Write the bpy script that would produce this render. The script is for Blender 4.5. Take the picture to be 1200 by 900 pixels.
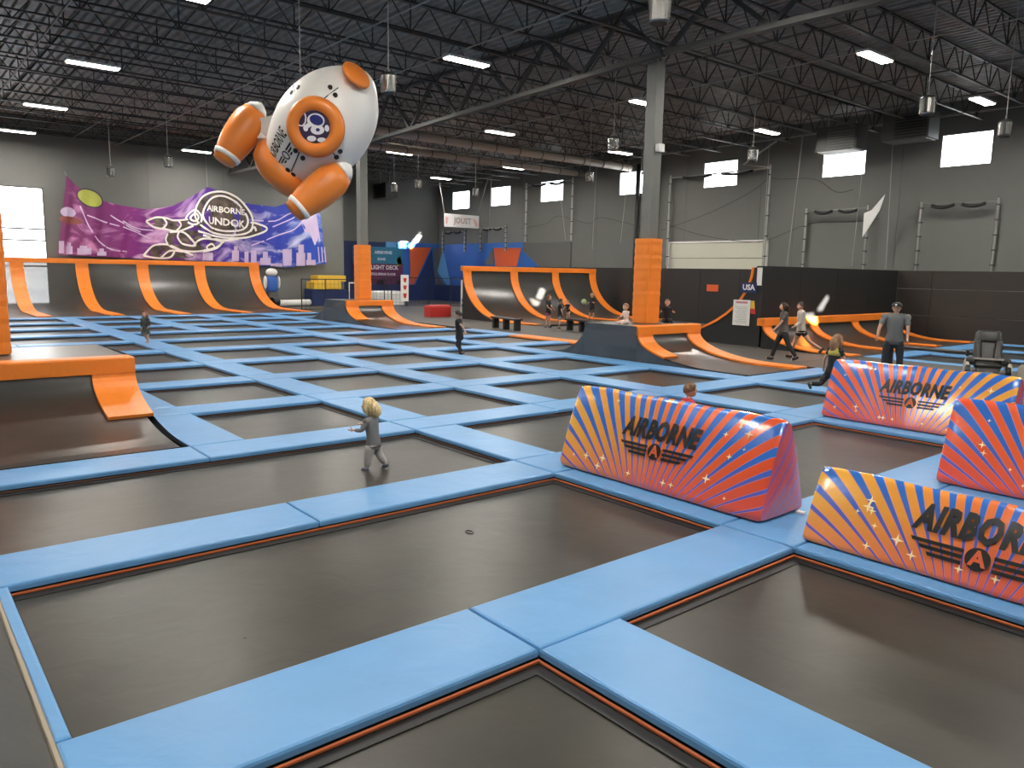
import bpy, bmesh, math, random
from mathutils import Vector, Matrix
for o in list(bpy.data.objects): bpy.data.objects.remove(o)
R = math.radians
scn = bpy.context.scene
C = scn.collection
random.seed(4)

# ---------------------------------------------------------------- camera
F = 896.45
RT = Vector((0.76955, -0.63832, 0.01834)); UP = Vector((0.07857, 0.12314, 0.98927)); FW = Vector((0.63373, 0.75986, -0.14491))
CAM = Vector((0, 0, 2.4))
cd = bpy.data.cameras.new('camera'); cam = bpy.data.objects.new('camera', cd); C.objects.link(cam)
m = Matrix((RT, UP, -FW)).transposed().to_4x4(); m.translation = CAM; cam.matrix_world = m
cd.sensor_width = 36; cd.lens = F / 1200 * 36; cd.clip_start = .05; cd.clip_end = 300
scn.camera = cam

def on(x, y, a=None, b=None, z=None):
    """world point seen at photo pixel (x,y) on the plane x=a, y=b or z=z"""
    d = RT * (x - 600) - UP * (y - 450) + FW * F
    if a is not None: t = a / d.x
    elif b is not None: t = b / d.y
    else: t = (z - 2.4) / d.z
    return CAM + d * t

# ---------------------------------------------------------------- world, sun, exposure
w = bpy.data.worlds.new('sky'); scn.world = w; w.use_nodes = True
bg = w.node_tree.nodes['Background']; bg.inputs[0].default_value = (.80, .90, 1, 1); bg.inputs[1].default_value = 3.0
SUN = Vector((1, .67, -.088)).normalized()
sd = bpy.data.lights.new('sun', 'SUN'); sd.energy = 260; sd.angle = .004; sd.color = (1, .96, .88)
so = bpy.data.objects.new('sun', sd); C.objects.link(so); so.rotation_euler = SUN.to_track_quat('-Z', 'Y').to_euler(); so.location = (-20, -5, 12)
vs = scn.view_settings
vs.view_transform = 'Standard'; vs.look = 'None'; vs.gamma = 1; vs.use_curve_mapping = False
vs.exposure = 0.0
LAMP_W = 330

# ---------------------------------------------------------------- materials
def mat(name, col, rough=.5, metal=0, bump=0, bscale=20, var=0, vscale=3, emit=0, alpha=1, coat=0, stretch=None, spec=.5):
    m = bpy.data.materials.new(name); m.use_nodes = True
    nt = m.node_tree; N = nt.nodes; L = nt.links; b = N['Principled BSDF']
    b.inputs['Base Color'].default_value = (*col, 1); b.inputs['Roughness'].default_value = rough
    b.inputs['Metallic'].default_value = metal; b.inputs['Coat Weight'].default_value = coat
    b.inputs['Specular IOR Level'].default_value = spec
    if emit: b.inputs['Emission Color'].default_value = (*col, 1); b.inputs['Emission Strength'].default_value = emit
    if alpha < 1: b.inputs['Alpha'].default_value = alpha
    if bump or var:
        g = N.new('ShaderNodeNewGeometry'); mp = N.new('ShaderNodeMapping'); L.new(g.outputs['Position'], mp.inputs[0])
        if stretch: mp.inputs['Scale'].default_value = stretch
    if bump:
        n = N.new('ShaderNodeTexNoise'); n.inputs['Scale'].default_value = bscale; n.inputs['Detail'].default_value = 3; n.inputs['Distortion'].default_value = .6
        L.new(mp.outputs[0], n.inputs['Vector'])
        bp = N.new('ShaderNodeBump'); bp.inputs['Strength'].default_value = bump; bp.inputs['Distance'].default_value = .03
        L.new(n.outputs['Fac'], bp.inputs['Height']); L.new(bp.outputs[0], b.inputs['Normal'])
    if var:
        n = N.new('ShaderNodeTexNoise'); n.inputs['Scale'].default_value = vscale; n.inputs['Detail'].default_value = 5
        L.new(mp.outputs[0], n.inputs['Vector'])
        r = N.new('ShaderNodeMapRange'); r.inputs[1].default_value = .3; r.inputs[2].default_value = .7; r.inputs[3].default_value = 1 - var; r.inputs[4].default_value = 1 + var
        L.new(n.outputs['Fac'], r.inputs[0])
        x = N.new('ShaderNodeVectorMath'); x.operation = 'SCALE'; x.inputs[0].default_value = col
        L.new(r.outputs[0], x.inputs['Scale']); L.new(x.outputs[0], b.inputs['Base Color'])
    return m
M = {}
M['bed'] = mat('trampoline_fabric', (.038, .036, .029), .34, bump=.12, bscale=3.5, var=.22, vscale=1.3, spec=.30)
M['ramp'] = mat('ramp_fabric', (.036, .034, .031), .30, bump=.10, bscale=2.5, var=.15, vscale=1.0, spec=.6)
M['mesh'] = mat('see_through_fabric', (.040, .039, .036), .34, var=.15, vscale=1.0, alpha=.90, spec=.6)
M['blue'] = mat('blue_vinyl', (.118, .315, .60), .38, bump=.40, bscale=2.6, var=.05, vscale=1.5, spec=.4)
M['orange'] = mat('orange_vinyl', (.86, .235, .028), .42, bump=.35, bscale=6, var=.06, vscale=1.5, spec=.4)
M['trim'] = mat('orange_webbing', (.50, .13, .045), .6)
M['black'] = mat('black_vinyl', (.016, .016, .017), .45, bump=.3, bscale=4)
M['char'] = mat('charcoal_cover', (.058, .068, .082), .5, bump=.6, bscale=3, stretch=(1, 1, .35))
M['deckfab'] = mat('deck_vinyl', (.10, .10, .095), .30)
M['gap'] = mat('dark_gap', (.012, .012, .013), .7)
M['rubber'] = mat('rubber_floor', (.060, .056, .050), .55, bump=.1, bscale=12, var=.1)
M['wall'] = mat('grey_wall_paint', (.160, .166, .156), .75, var=.05, vscale=.4)
M['wallpad'] = mat('black_wall_pad', (.018, .018, .018), .48, bump=.15, bscale=1.5)
M['wallpad2'] = mat('brown_black_wall_pad', (.026, .021, .018), .5, bump=.15, bscale=1.5)
M['deck'] = mat('roof_deck', (.27, .25, .225), .5, var=.25)
M['joist'] = mat('joist_steel', (.028, .028, .028), .5)
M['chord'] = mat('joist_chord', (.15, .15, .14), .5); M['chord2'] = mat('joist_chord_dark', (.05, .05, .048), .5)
M['girder'] = mat('girder_steel', (.075, .076, .072), .5)
M['col'] = mat('column_paint', (.15, .155, .143), .45)
M['steel'] = mat('galvanised_steel', (.42, .42, .40), .35, metal=.8)
M['chrome'] = mat('polished_reflector', (.30, .30, .29), .22, metal=.9)
M['cable'] = mat('cable', (.35, .35, .34), .5)
M['duct'] = mat('cream_duct', (.50, .42, .35), .5)
M['white'] = mat('white', (.80, .80, .78), .5)
M['cream'] = mat('garage_panel', (.62, .62, .52), .5)
M['lamp'] = mat('lamp_lens', (1, .95, .84), .5, emit=16)
M['pane'] = mat('bright_daylight_pane', (.93, .97, 1), .5, emit=5.0)
M['dark'] = mat('near_black', (.010, .010, .011), .5)
M['net'] = mat('netting', (.03, .03, .03), .8)
M['red'] = mat('red', (.55, .035, .03), .5)
M['yellow'] = mat('yellow_vinyl', (.75, .48, .05), .5)
M['navy'] = mat('navy_vinyl', (.012, .028, .12), .5, bump=.2, bscale=2)
M['royal'] = mat('royal_blue_pad', (.03, .13, .48), .5)
M['sky'] = mat('light_blue_pad', (.13, .38, .72), .5)
M['ored'] = mat('orange_red_pad', (.66, .11, .03), .5)
M['greypad'] = mat('grey_pad', (.115, .115, .11), .6)
M['ink'] = mat('black_print', (.010, .010, .011), .35)
M['wprint'] = mat('white_print', (.85, .83, .88), .5)
M['skin'] = mat('skin', (.62, .36, .25), .55)
M['skin2'] = mat('tanned_skin', (.50, .28, .19), .55)

# ---------------------------------------------------------------- mesh builder
class MB:
    def __init__(s): s.v = []; s.f = []; s.uv = None; s.mi = []
    def add(s, v, f, mi=0):
        n = len(s.v); s.v += [Vector(p) for p in v]; s.f += [tuple(i + n for i in q) for q in f]; s.mi += [mi] * len(f); return s
    def box(s, x0, y0, z0, x1, y1, z1, mi=0):
        v = [(x0, y0, z0), (x1, y0, z0), (x1, y1, z0), (x0, y1, z0), (x0, y0, z1), (x1, y0, z1), (x1, y1, z1), (x0, y1, z1)]
        return s.add(v, [(0, 3, 2, 1), (4, 5, 6, 7), (0, 1, 5, 4), (1, 2, 6, 5), (2, 3, 7, 6), (3, 0, 4, 7)], mi)
    def pad(s, x0, y0, z0, x1, y1, z1, r=.02, mi=0):
        """slab with a softly rounded upper rim, finely enough cut to sag a little"""
        v = []; L = [(0, z0), (0, z1 - r), (r * .3, z1 - r * .3), (r, z1)]
        for i, z in L: v += [(x0 + i, y0 + i, z), (x1 - i, y0 + i, z), (x1 - i, y1 - i, z), (x0 + i, y1 - i, z)]
        f = [(0, 3, 2, 1), (12, 13, 14, 15)]
        for k in range(3):
            for j in range(4): f.append((4 * k + j, 4 * k + (j + 1) % 4, 4 * k + 4 + (j + 1) % 4, 4 * k + 4 + j))
        return s.add(v, f, mi)
    def bar(s, p, q, w=.05, h=None, mi=0):
        p = Vector(p); q = Vector(q); h = h or w; d = (q - p)
        if d.length < 1e-6: return s
        d.normalize(); u = d.cross(Vector((0, 0, 1)));
        if u.length < .01: u = Vector((1, 0, 0))
        u.normalize(); t = u.cross(d).normalized(); u = u * w / 2; t = t * h / 2
        v = [p - u - t, p + u - t, p + u + t, p - u + t, q - u - t, q + u - t, q + u + t, q - u + t]
        return s.add(v, [(0, 1, 2, 3), (7, 6, 5, 4), (0, 4, 5, 1), (1, 5, 6, 2), (2, 6, 7, 3), (3, 7, 4, 0)], mi)
    def tube(s, pts, r, n=8, mi=0, cap=True):
        pts = [Vector(p) for p in pts]; rs = r if isinstance(r, (list, tuple)) else [r] * len(pts); v = []; f = []
        t0 = (pts[1] - pts[0]).normalized(); u = t0.cross(Vector((0, 0, 1)))
        if u.length < .05: u = t0.cross(Vector((1, 0, 0)))
        u.normalize()
        for i, p in enumerate(pts):
            t = (pts[min(i + 1, len(pts) - 1)] - pts[max(i - 1, 0)]).normalized(); u = (u - t * u.dot(t)).normalized(); w_ = t.cross(u)
            for k in range(n):
                a = 2 * math.pi * k / n; v.append(p + (u * math.cos(a) + w_ * math.sin(a)) * rs[i])
        for i in range(len(pts) - 1):
            for k in range(n): f.append((i * n + k, i * n + (k + 1) % n, (i + 1) * n + (k + 1) % n, (i + 1) * n + k))
        if cap: f += [tuple(range(n))[::-1], tuple((len(pts) - 1) * n + k for k in range(n))]
        return s.add(v, f, mi)
    def lathe(s, prof, o=(0, 0, 0), ax=(0, 0, 1), n=16, mi=0, sx=1):
        ax = Vector(ax).normalized(); u = ax.cross(Vector((0, 0, 1)));
        if u.length < .05: u = Vector((1, 0, 0))
        u.normalize(); w_ = ax.cross(u); o = Vector(o); v = []; f = []
        for t, r in prof:
            for k in range(n):
                a = 2 * math.pi * k / n; v.append(o + ax * t + (u * math.cos(a) * sx + w_ * math.sin(a)) * max(r, 1e-4))
        for i in range(len(prof) - 1):
            for k in range(n): f.append((i * n + k, i * n + (k + 1) % n, (i + 1) * n + (k + 1) % n, (i + 1) * n + k))
        f += [tuple(range(n))[::-1], tuple((len(prof) - 1) * n + k for k in range(n))]
        return s.add(v, f, mi)
    def ell(s, c, r, n=12, k=8, mi=0, rot=None):
        c = Vector(c); v = []; f = []
        for i in range(k + 1):
            th = math.pi * i / k
            for j in range(n):
                a = 2 * math.pi * j / n; p = Vector((r[0] * math.sin(th) * math.cos(a), r[1] * math.sin(th) * math.sin(a), r[2] * math.cos(th)))
                if rot: p = rot @ p
                v.append(c + p)
        for i in range(k):
            for j in range(n): f.append((i * n + j, i * n + n + j, i * n + n + (j + 1) % n, i * n + (j + 1) % n))
        return s.add(v, f, mi)
    def prism(s, poly, off, mi=0):
        """poly: 3D points of a flat outline, extruded by vector off"""
        n = len(poly); off = Vector(off); v = [Vector(p) for p in poly] + [Vector(p) + off for p in poly]
        return s.add(v, [tuple(range(n))[::-1], tuple(range(n, 2 * n))] + [(i, (i + 1) % n, n + (i + 1) % n, n + i) for i in range(n)], mi)
    def build(s, name, mats, parent=None, world=True, smooth=False, loc=None):
        me = bpy.data.meshes.new(name); v = s.v
        if parent is not None and world: o0 = Vector(parent['_o']) if '_o' in parent else parent.location.copy(); v = [p - o0 for p in v]
        if loc is not None: v = [p - Vector(loc) for p in v]
        me.from_pydata([tuple(p) for p in v], [], s.f)
        if not isinstance(mats, (list, tuple)): mats = [mats]
        for q in mats: me.materials.append(q)
        if len(mats) > 1: me.polygons.foreach_set('material_index', s.mi)
        if s.uv:
            l = me.uv_layers.new(name='UVMap')
            for lp in me.loops: l.data[lp.index].uv = s.uv[lp.vertex_index]
        if smooth: me.polygons.foreach_set('use_smooth', [True] * len(me.polygons))
        me.update()
        o = bpy.data.objects.new(name, me); C.objects.link(o)
        if parent is not None:
            o.parent = parent
            if world: o['_o'] = o0
        if loc is not None: o.location = loc
        return o
TEMP = []
def B(x0, y0, z0, x1, y1, z1): return MB().box(x0, y0, z0, x1, y1, z1)
def tag(o, label=None, cat=None, group=None, kind=None):
    if label: o['label'] = label
    if cat: o['category'] = cat
    if group: o['group'] = group
    if kind: o['kind'] = kind
    return o
def thing(name, label, cat, loc=(0, 0, 0), rz=0, group=None):
    o = bpy.data.objects.new(name, None); C.objects.link(o); o.location = loc; o.rotation_euler = (0, 0, rz); o.empty_display_size = .2
    return tag(o, label, cat, group)
def struct(name, mb, mt, parent=None, smooth=False):
    o = mb.build(name, mt, parent, smooth=smooth)
    if parent is None: tag(o, kind='structure')
    return o
def dup(root, loc, label=None, rz=None):
    r = root.copy(); C.objects.link(r); r.location = loc
    if rz is not None: r.rotation_euler = (0, 0, rz)
    if label: r['label'] = label
    for ch in list(root.children):
        c = ch.copy(); C.objects.link(c); c.parent = r
        for g in ch.children:
            d = g.copy(); C.objects.link(d); d.parent = c
    return r
def text_mesh(s, size=1, bold=.0, shear=0, sx=1, space=1):
    """verts and faces of flat lettering, centred on its own box"""
    cu = bpy.data.curves.new('t', 'FONT'); cu.body = s; cu.size = size; cu.offset = bold; cu.shear = shear; cu.space_character = space
    cu.align_x = 'CENTER'; cu.align_y = 'CENTER'; cu.resolution_u = 2
    o = bpy.data.objects.new('t', cu); C.objects.link(o); dg = bpy.context.evaluated_depsgraph_get(); dg.update()
    me = bpy.data.meshes.new_from_object(o.evaluated_get(dg)); bpy.data.objects.remove(o)
    v = [Vector((p.co.x * sx, p.co.y, 0)) for p in me.vertices]; f = [tuple(p.vertices) for p in me.polygons]
    bpy.data.meshes.remove(me); bpy.data.curves.remove(cu)
    return v, f
def decal(mb, S, polys2d, mi=0, off=.006, faces=None):
    """put 2D shapes on a surface S(u,v,off)"""
    if faces is not None: return mb.add([S(p[0], p[1], off) for p in polys2d], faces, mi)
    return mb.add([S(p[0], p[1], off) for p in polys2d], [tuple(range(len(polys2d)))], mi)
def ribbon(mb, S, pts, w, mi=0, off=.008, closed=False):
    pts = [Vector((p[0], p[1])) for p in pts]; n = len(pts); v = []
    for i in range(n):
        a = pts[(i - 1) % n] if closed or i else pts[i]; c = pts[(i + 1) % n] if closed or i < n - 1 else pts[i]
        d = (c - a); d = d.normalized() if d.length > 1e-9 else Vector((1, 0)); nn = Vector((-d.y, d.x)) * w / 2
        v += [S(*(pts[i] + nn), off), S(*(pts[i] - nn), off)]
    f = [(2 * i, 2 * i + 1, (2 * i + 3) % (2 * n), (2 * i + 2) % (2 * n)) for i in range(n if closed else n - 1)]
    return mb.add(v, f, mi)
def spline(P, n=6, closed=False):
    P = [Vector(p) for p in P]; out = []; N = len(P)
    g = (lambda i: P[i % N]) if closed else (lambda i: P[max(0, min(N - 1, i))])
    for i in range(N if closed else N - 1):
        for k in range(n):
            t = k / n; p0, p1, p2, p3 = g(i - 1), g(i), g(i + 1), g(i + 2)
            out.append(.5 * ((2 * p1) + (p2 - p0) * t + (2 * p0 - 5 * p1 + 4 * p2 - p3) * t * t + (3 * p1 - p0 - 3 * p2 + p3) * t ** 3))
    if not closed: out.append(P[-1])
    return out
def oval(cx, cy, rx, ry, rot=0, n=24):
    return [(cx + rx * math.cos(t) * math.cos(rot) - ry * math.sin(t) * math.sin(rot), cy + rx * math.cos(t) * math.sin(rot) + ry * math.sin(t) * math.cos(rot)) for t in [2 * math.pi * i / n for i in range(n)]]
def ORD(i): return ['first', 'second', 'third', 'fourth', 'fifth', 'sixth', 'seventh', 'eighth', 'ninth', 'tenth', 'eleventh', 'twelfth', 'thirteenth'][i]

# ================================================================ THE HALL
XL, XR, YR, YB, YB2, ZT = -9, 36, -18, 48, 53, 9.9
AS = [.1, 3.43, 6.6, 9.72, 12.9, 16.05, 19.3, 22.7, 26.0, 29.3, 32.5, 35.6, 39.0]      # front edges of the cross pads
BS = [-3.0, 0.0, 3.13, 6.2, 9.2, 12.25, 15.4, 18.7]                                      # left edges of the long pads
W = .77
# floor: concrete pit under the court, rubber slabs for the walkways
struct('floor', B(XL, YR, -.9, XR, YB2, -.7), M['gap'])
fl = struct('floor', B(19.5, 11.5, -.7, 23.55, 26.9, -.01), M['rubber'])
for q in [(19.5, YR, -.7, 23.55, 11.48, -.01), (19.5, 26.92, -.7, 23.55, YB2, -.01), (XL, 39.85, -.7, 19.48, YB, -.03), (-9, YR, -.7, -3.05, 39.8, -.02),
          (23.57, 32.0, -.7, XR, YB2, -.01), (24.9, 48.0, -.7, 24.95, 48.05, -.02), (23.57, 11.4, -.7, 33.6, 32, -.07), (33.6, YR, -.7, XR, 32, -.02)]:
    struct('floor', B(*q), M['rubber'])
def holed(name, outer, holes, mt):
    bm = bmesh.new(); es = []
    for lp in [outer] + holes:
        vs_ = [bm.verts.new(p) for p in lp]; es += [bm.edges.new((vs_[i], vs_[(i + 1) % len(vs_)])) for i in range(len(vs_))]
    bmesh.ops.triangle_fill(bm, use_beauty=True, edges=es); me = bpy.data.meshes.new(name); bm.to_mesh(me); bm.free(); me.materials.append(mt)
    o = bpy.data.objects.new(name, me); C.objects.link(o); return tag(o, kind='structure')
# left wall is out of view; added openings in it shape the low sun into patches
def slit(polys, b):
    out = []
    for p in polys:
        q = on(p[0], p[1], b=b); t = (q.x - XL) / SUN.x; out.append(q - SUN * t)
    return out
SL = [slit([(957, 364), (969, 346), (971, 349), (963, 364)], 14.95), slit([(942, 368), (956, 366), (957, 380), (951, 378)], 14.45) ,
      slit([(633, 337), (639, 340), (638, 352), (631, 349)], 31.45), slit([(622, 349.5), (636, 354.5), (636, 360), (630, 358)], 31.25),
      slit([(476, 288), (488, 271), (490, 273), (480, 291)], 52.6), slit([(465, 282), (473, 282), (473, 290), (466, 290)], 52.6)]
for s_ in SL:
    for p in s_: p.x = XL
holed('wall_left', [(XL, YR, -.7), (XL, YB2, -.7), (XL, YB2, ZT), (XL, YR, ZT)], SL, M['wall'])
struct('wall_rear', B(XL, YR - .2, -.7, XR, YR, ZT), M['wall'])
# back wall (two planes) with the big window; right wall with its row of high windows
def wall_x(name, y, x0, x1, z0, z1, holes, th=.25, out=1):
    mb = MB(); xs = sorted({x0, x1, *[h[0] for h in holes], *[h[1] for h in holes]})
    for i in range(len(xs) - 1):
        a, b = xs[i], xs[i + 1]; hs = sorted([(h[2], h[3]) for h in holes if h[0] <= a + 1e-6 and h[1] >= b - 1e-6]); z = z0
        for h in hs: mb.box(a, y, z, b, y + th * out, h[0]); z = h[1]
        mb.box(a, y, z, b, y + th * out, z1)
    return struct(name, mb, M['wall'])
BW = (3.4, 7.42, .2, 6.35)
wall_x('wall_back', YB, XL, 24.9, -.7, ZT, [BW], th=YB2 - YB)
struct('wall_back', B(24.9, YB2, -.7, XR + .25, YB2 + .25, ZT), M['wall'])
WN = [(12.5, 14.55), (17.78, 19.95), (24.7, 26.92), (31.0, 33.2), (38.2, 40.5), (43.75, 46.05), (48.7, 51.0)]
mb = MB(); y = YR
for a, b in WN:
    mb.box(XR, y, -.7, XR + .25, a, ZT); mb.box(XR, a, -.7, XR + .25, b, 7.18); mb.box(XR, a, 8.58, XR + .25, b, ZT); y = b
mb.box(XR, y, -.7, XR + .25, YB2 + .25, ZT); struct('wall_right', mb, M['wall'])
for i, (a, b) in enumerate(WN):
    fr = MB().box(XR + .02, a, 7.18, XR + .12, a + .05, 8.58).box(XR + .02, b - .05, 7.18, XR + .12, b, 8.58).box(XR + .02, a + .05, 7.18, XR + .12, b - .05, 7.23).box(XR + .02, a + .05, 8.53, XR + .12, b - .05, 8.58)
    wn = struct('window_%d' % (i + 1), fr, M['col']); MB().box(XR + .06, a + .05, 7.23, XR + .08, b - .05, 8.53).build('pane', M['pane'], wn)
fr = MB(); x0, x1, z0, z1 = BW
xs = [x0, 5.25, 6.3, x1 - .05]; zs = [z0, 2.9, 4.45, 5.1 if 0 else 6.3]
for x in (x0, 5.30, x1 - .09): fr.box(x, YB + .03, z0, x + .09, YB + .13, z1)
for z in (z0, 2.2, 3.55, 4.15, z1 - .05): fr.box(x0, YB + .03, z, x1, YB + .13, z + .08)
wb = struct('window_8', fr, M['greypad'])
for (xa, xb) in ((x0 + .05, 5.32), (5.37, x1 - .05)):
    for (za, zb) in ((z0 + .05, 2.2), (2.25, 3.55), (3.6, 4.15), (4.2, z1 - .05)): MB().box(xa, YB + .07, za, xb, YB + .09, zb).build('pane', M['pane'], wb)
# wall joints (vertical panel seams of the tilt-up walls)
mb = MB()
for x in (12.6, 16.9, 21.8): mb.box(x, YB - .012, 0, x + .03, YB, ZT)
for y in (10.2, 16.1, 21.2, 23.2, 28.0, 35.0, 42.3, 47.4): mb.box(XR - .012, y, 0, XR, y + .03, ZT)
struct('trim_1', mb, M['greypad'])
# ceiling: corrugated deck, ribs running away from the camera, standing seams as real folds
mb = MB(); v = []; f = []; n = 0; x = XL
while x < XR + .3:
    for dx, z in ((0, ZT), (.10, ZT), (.14, ZT + .09), (.26, ZT + .09)): v += [(x + dx, YR - .2, z), (x + dx, YB2 + .3, z)]; n += 1
    x += .30
for i in range(n - 1): f.append((2 * i, 2 * i + 2, 2 * i + 3, 2 * i + 1))
mb.add(v, f); ceil = struct('ceiling', mb, M['deck'])
B(XL - .3, YR - .5, ZT + .25, XR + .5, YB2 + .5, ZT + .4).build('roof_slab', M['deck'], ceil)
# joists: open-web trusses spanning from girder to girder
def joist_mb(L, h=.85, p=.62):
    mb = MB(); mb.box(0, -.05, 0, L, .05, .05, 1); mb.box(0, -.05, h - .05, L, .05, h); n = int(L / p); p = L / n
    for i in range(n): mb.bar((i * p, 0, .03 if i % 2 else h - .03), ((i + 1) * p, 0, h - .03 if i % 2 else .03), .028, .028)
    for i in range(1, n, 4): mb.bar((i * p, 0, .03), (i * p, 0, h - .03), .03)
    return mb
ys = [YR + 1.2 + 2.13 * i for i in range(33)]
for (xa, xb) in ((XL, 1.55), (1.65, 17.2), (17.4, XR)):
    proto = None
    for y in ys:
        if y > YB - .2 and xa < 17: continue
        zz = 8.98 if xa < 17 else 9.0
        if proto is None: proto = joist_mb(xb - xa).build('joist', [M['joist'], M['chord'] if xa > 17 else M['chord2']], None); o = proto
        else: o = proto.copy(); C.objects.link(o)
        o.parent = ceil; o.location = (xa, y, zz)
def girder(x, segs):
    mb = MB()
    for (y0, z0), (y1, z1) in segs:
        mb.bar((x, y0, z0), (x, y1, z1), .22, .14); mb.bar((x, y0, 9.75), (x, y1, 9.75), .2, .14)
        n = max(2, int(abs(y1 - y0) / 1.5) // 2 * 2)
        for i in range(n):
            t0, t1 = i / n, (i + 1) / n; pa = (x, y0 + (y1 - y0) * t0, z0 + (z1 - z0) * t0 if i % 2 == 0 else 9.72); pb = (x, y0 + (y1 - y0) * t1, 9.72 if i % 2 == 0 else z0 + (z1 - z0) * t1)
            mb.bar(pa, pb, .11, .11)
    return mb
girder(17.3, [((YR, 8.0), (14.4, 8.45)), ((14.5, 8.45), (30.7, 7.95)), ((30.8, 7.95), (YB, 8.0))]).build('girder', M['girder'], ceil)
girder(1.6, [((YR, 8.0), (14.4, 8.3)), ((14.5, 8.3), (YB, 8.0))]).build('girder', M['girder'], ceil)
for x in (4.4, 8.7, 11.0, 14.1, 19.9, 22.7, 26.6, 30.6, 33.6):
    y1 = YB if x < 24.9 else YB2
    MB().tube([(x, YR, 8.93), (x, y1, 8.93)], .022, 5).build('bridging', M['steel'] if x in (14.1, 22.7, 11.0) else M['girder'], ceil)
for x, y0, y1 in ((XR - .06, YR, YB2),): MB().bar((x, y0, 9.35), (x, y1, 9.35), .08, .12).build('ledger', M['steel'], ceil)
MB().bar((XL, YB - .06, 9.2), (24.9, YB - .06, 9.2), .08, .08).build('ledger', M['girder'], ceil)

# ---------------------------------------------------------------- ceiling lamps
LXs = [-2.4, 6.0, 14.45, 22.7, 30.8]; LYs = [-5.4, 3.0, 11.2, 19.75, 28.4, 37.1, 45.0]
lamp0 = thing('ceiling_light', 'x', 'light', (6.0, 28.4, 8.7), group='long strip lights under the roof')
B(-.78, -.2, -.0, .78, .2, .07).build('housing', M['white'], lamp0, world=False)
B(-.74, -.16, -.035, .74, .16, -.001).build('diffuser', M['lamp'], lamp0, world=False)
MB().tube([(-.5, 0, .07), (-.5, 0, .3)], .012, 5).tube([(.5, 0, .07), (.5, 0, .3)], .012, 5).build('hanger', M['cable'], lamp0, world=False)
al = bpy.data.lights.new('lamp_glow', 'AREA'); al.shape = 'RECTANGLE'; al.size = 1.4; al.size_y = .28; al.energy = LAMP_W; al.color = (1, .95, .86)
colname = {6.0: 'left', 14.45: 'middle', 22.7: 'right-centre', 30.8: 'rightmost', -2.4: 'outer left'}
rowname = ['behind the viewer', 'just behind the viewer', 'nearest in view', 'second away', 'third away', 'fourth away', 'last by the back wall']
for i, x in enumerate(LXs):
    for j, y in enumerate(LYs):
        lb = 'white glowing strip light under the roof, %s file, %s' % (colname[x], rowname[j])
        if (i, j) == (1, 4): tag(lamp0, lb)
        else: dup(lamp0, (x, y, 8.7), lb)
        lo = bpy.data.objects.new('lamp_glow', al); C.objects.link(lo); lo.location = (x, y, 8.64)
# ================================================================ TRAMPOLINE COURT
ROWN = ['front row', 'second row', 'third row', 'fourth row', 'fifth row', 'sixth row', 'seventh row', 'eighth row', 'ninth row', 'tenth row', 'eleventh row', 'last row']
# long pads (index into BS) that exist in each row
long_in_row = {0: [2, 3, 4, 5, 6], 1: [1, 3, 5, 6], 2: [3, 5, 6], 3: [3, 4, 5, 6], 4: [3, 4, 5, 6], 5: [3, 4, 5, 6], 6: [3, 4, 5, 6], 7: [3, 5],
               8: [3, 5, 6], 9: [3, 4, 5, 6], 10: [3, 4, 5, 6], 11: [3, 4, 5, 6]}
COLS = ['far left', 'left edge', 'first', 'second', 'third', 'fourth', 'fifth', 'sixth']
def cushion(mb_name, x0, y0, x1, y1, mt, label, z1=0, th=.055, group='blue pads of the trampoline court'):
    o = thing(mb_name, label, 'pad', ((x0 + x1) / 2, (y0 + y1) / 2, z1 - th), group=group)
    MB().pad(x0, y0, z1 - th, x1, y1, z1, .022).build('cover', mt, o, smooth=False)
    MB().box(x0 + .05, y0 + .05, z1 - .30, x1 - .05, y1 - .05, z1 - th - .001).build('frame', M['gap'], o)
    return o
G = .008
def span_name(i): return 'between long lines %d and %d from the left' % (i, i + 1)
for k, y in enumerate(AS):
    if k == 0: continue
    for i in range(len(BS)):
        x0 = BS[i]; x1 = BS[i + 1] if i + 1 < len(BS) else 19.48
        if i == 7 and y > 23.5: continue
        if k == 1 and i == 0: continue
        if k == 1 and i == 1: x0 = .52
        if i in (0, 1) and 9.8 < y < 18: continue                      # the near ramp stands there
        if i == 6 and (12.5 < y < 16.1 or 29 < y < 33):                  # a ramp stands there, only a short pad beside it
            x1 = 16.15
        if i == 7 and 9.8 < y < 26.1 and y < 22: continue
        cushion('blue_pad', x0 + G, y, x1 - G, y + W, M['blue'], 'blue pad strip, %s cross line from the front, %s piece from the left' % (ORD(k - 1), ORD(i)))
for r in range(12):
    y0 = AS[r] + W; y1 = AS[r + 1]
    L = list(long_in_row[r])
    for i in L:
        if r in (3, 4) and i < 2: continue
        cushion('blue_pad', BS[i] + (.52 if i == 1 else 0), y0 + G, BS[i] + (.61 if i == 1 else W * .98), y1 - G, M['blue'], 'blue pad strip running away, %s from the front, on the %s long line' % (ROWN[r], ORD(i)))
# column right of the near ramp and beside the two other ramps
for r in (3, 4):
    cushion('blue_pad', 3.13, AS[r] + W + G, 3.88, AS[r + 1] - G, M['blue'], 'blue pad strip against the near ramp, %s' % ROWN[r])
for r in range(0, 3):
    cushion('blue_pad', 18.72, AS[r] + W + G, 19.48, AS[r + 1] - G, M['blue'], 'blue pad strip by the walkway, %s' % ROWN[r])
cushion('blue_pad', 18.72, AS[7] + W + G, 19.48, AS[8] - G, M['blue'], 'blue pad strip by the bench walkway, eighth row')
for r in range(5, 7):
    cushion('orange_pad', 18.72, AS[r] + W + G if r > 5 else 17.7, 19.48, AS[r + 1] + (W if r < 6 else -G) - G, M['orange'], 'orange pad strip along the walkway, %s' % ROWN[r], group='orange pads of the walkway')
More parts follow.
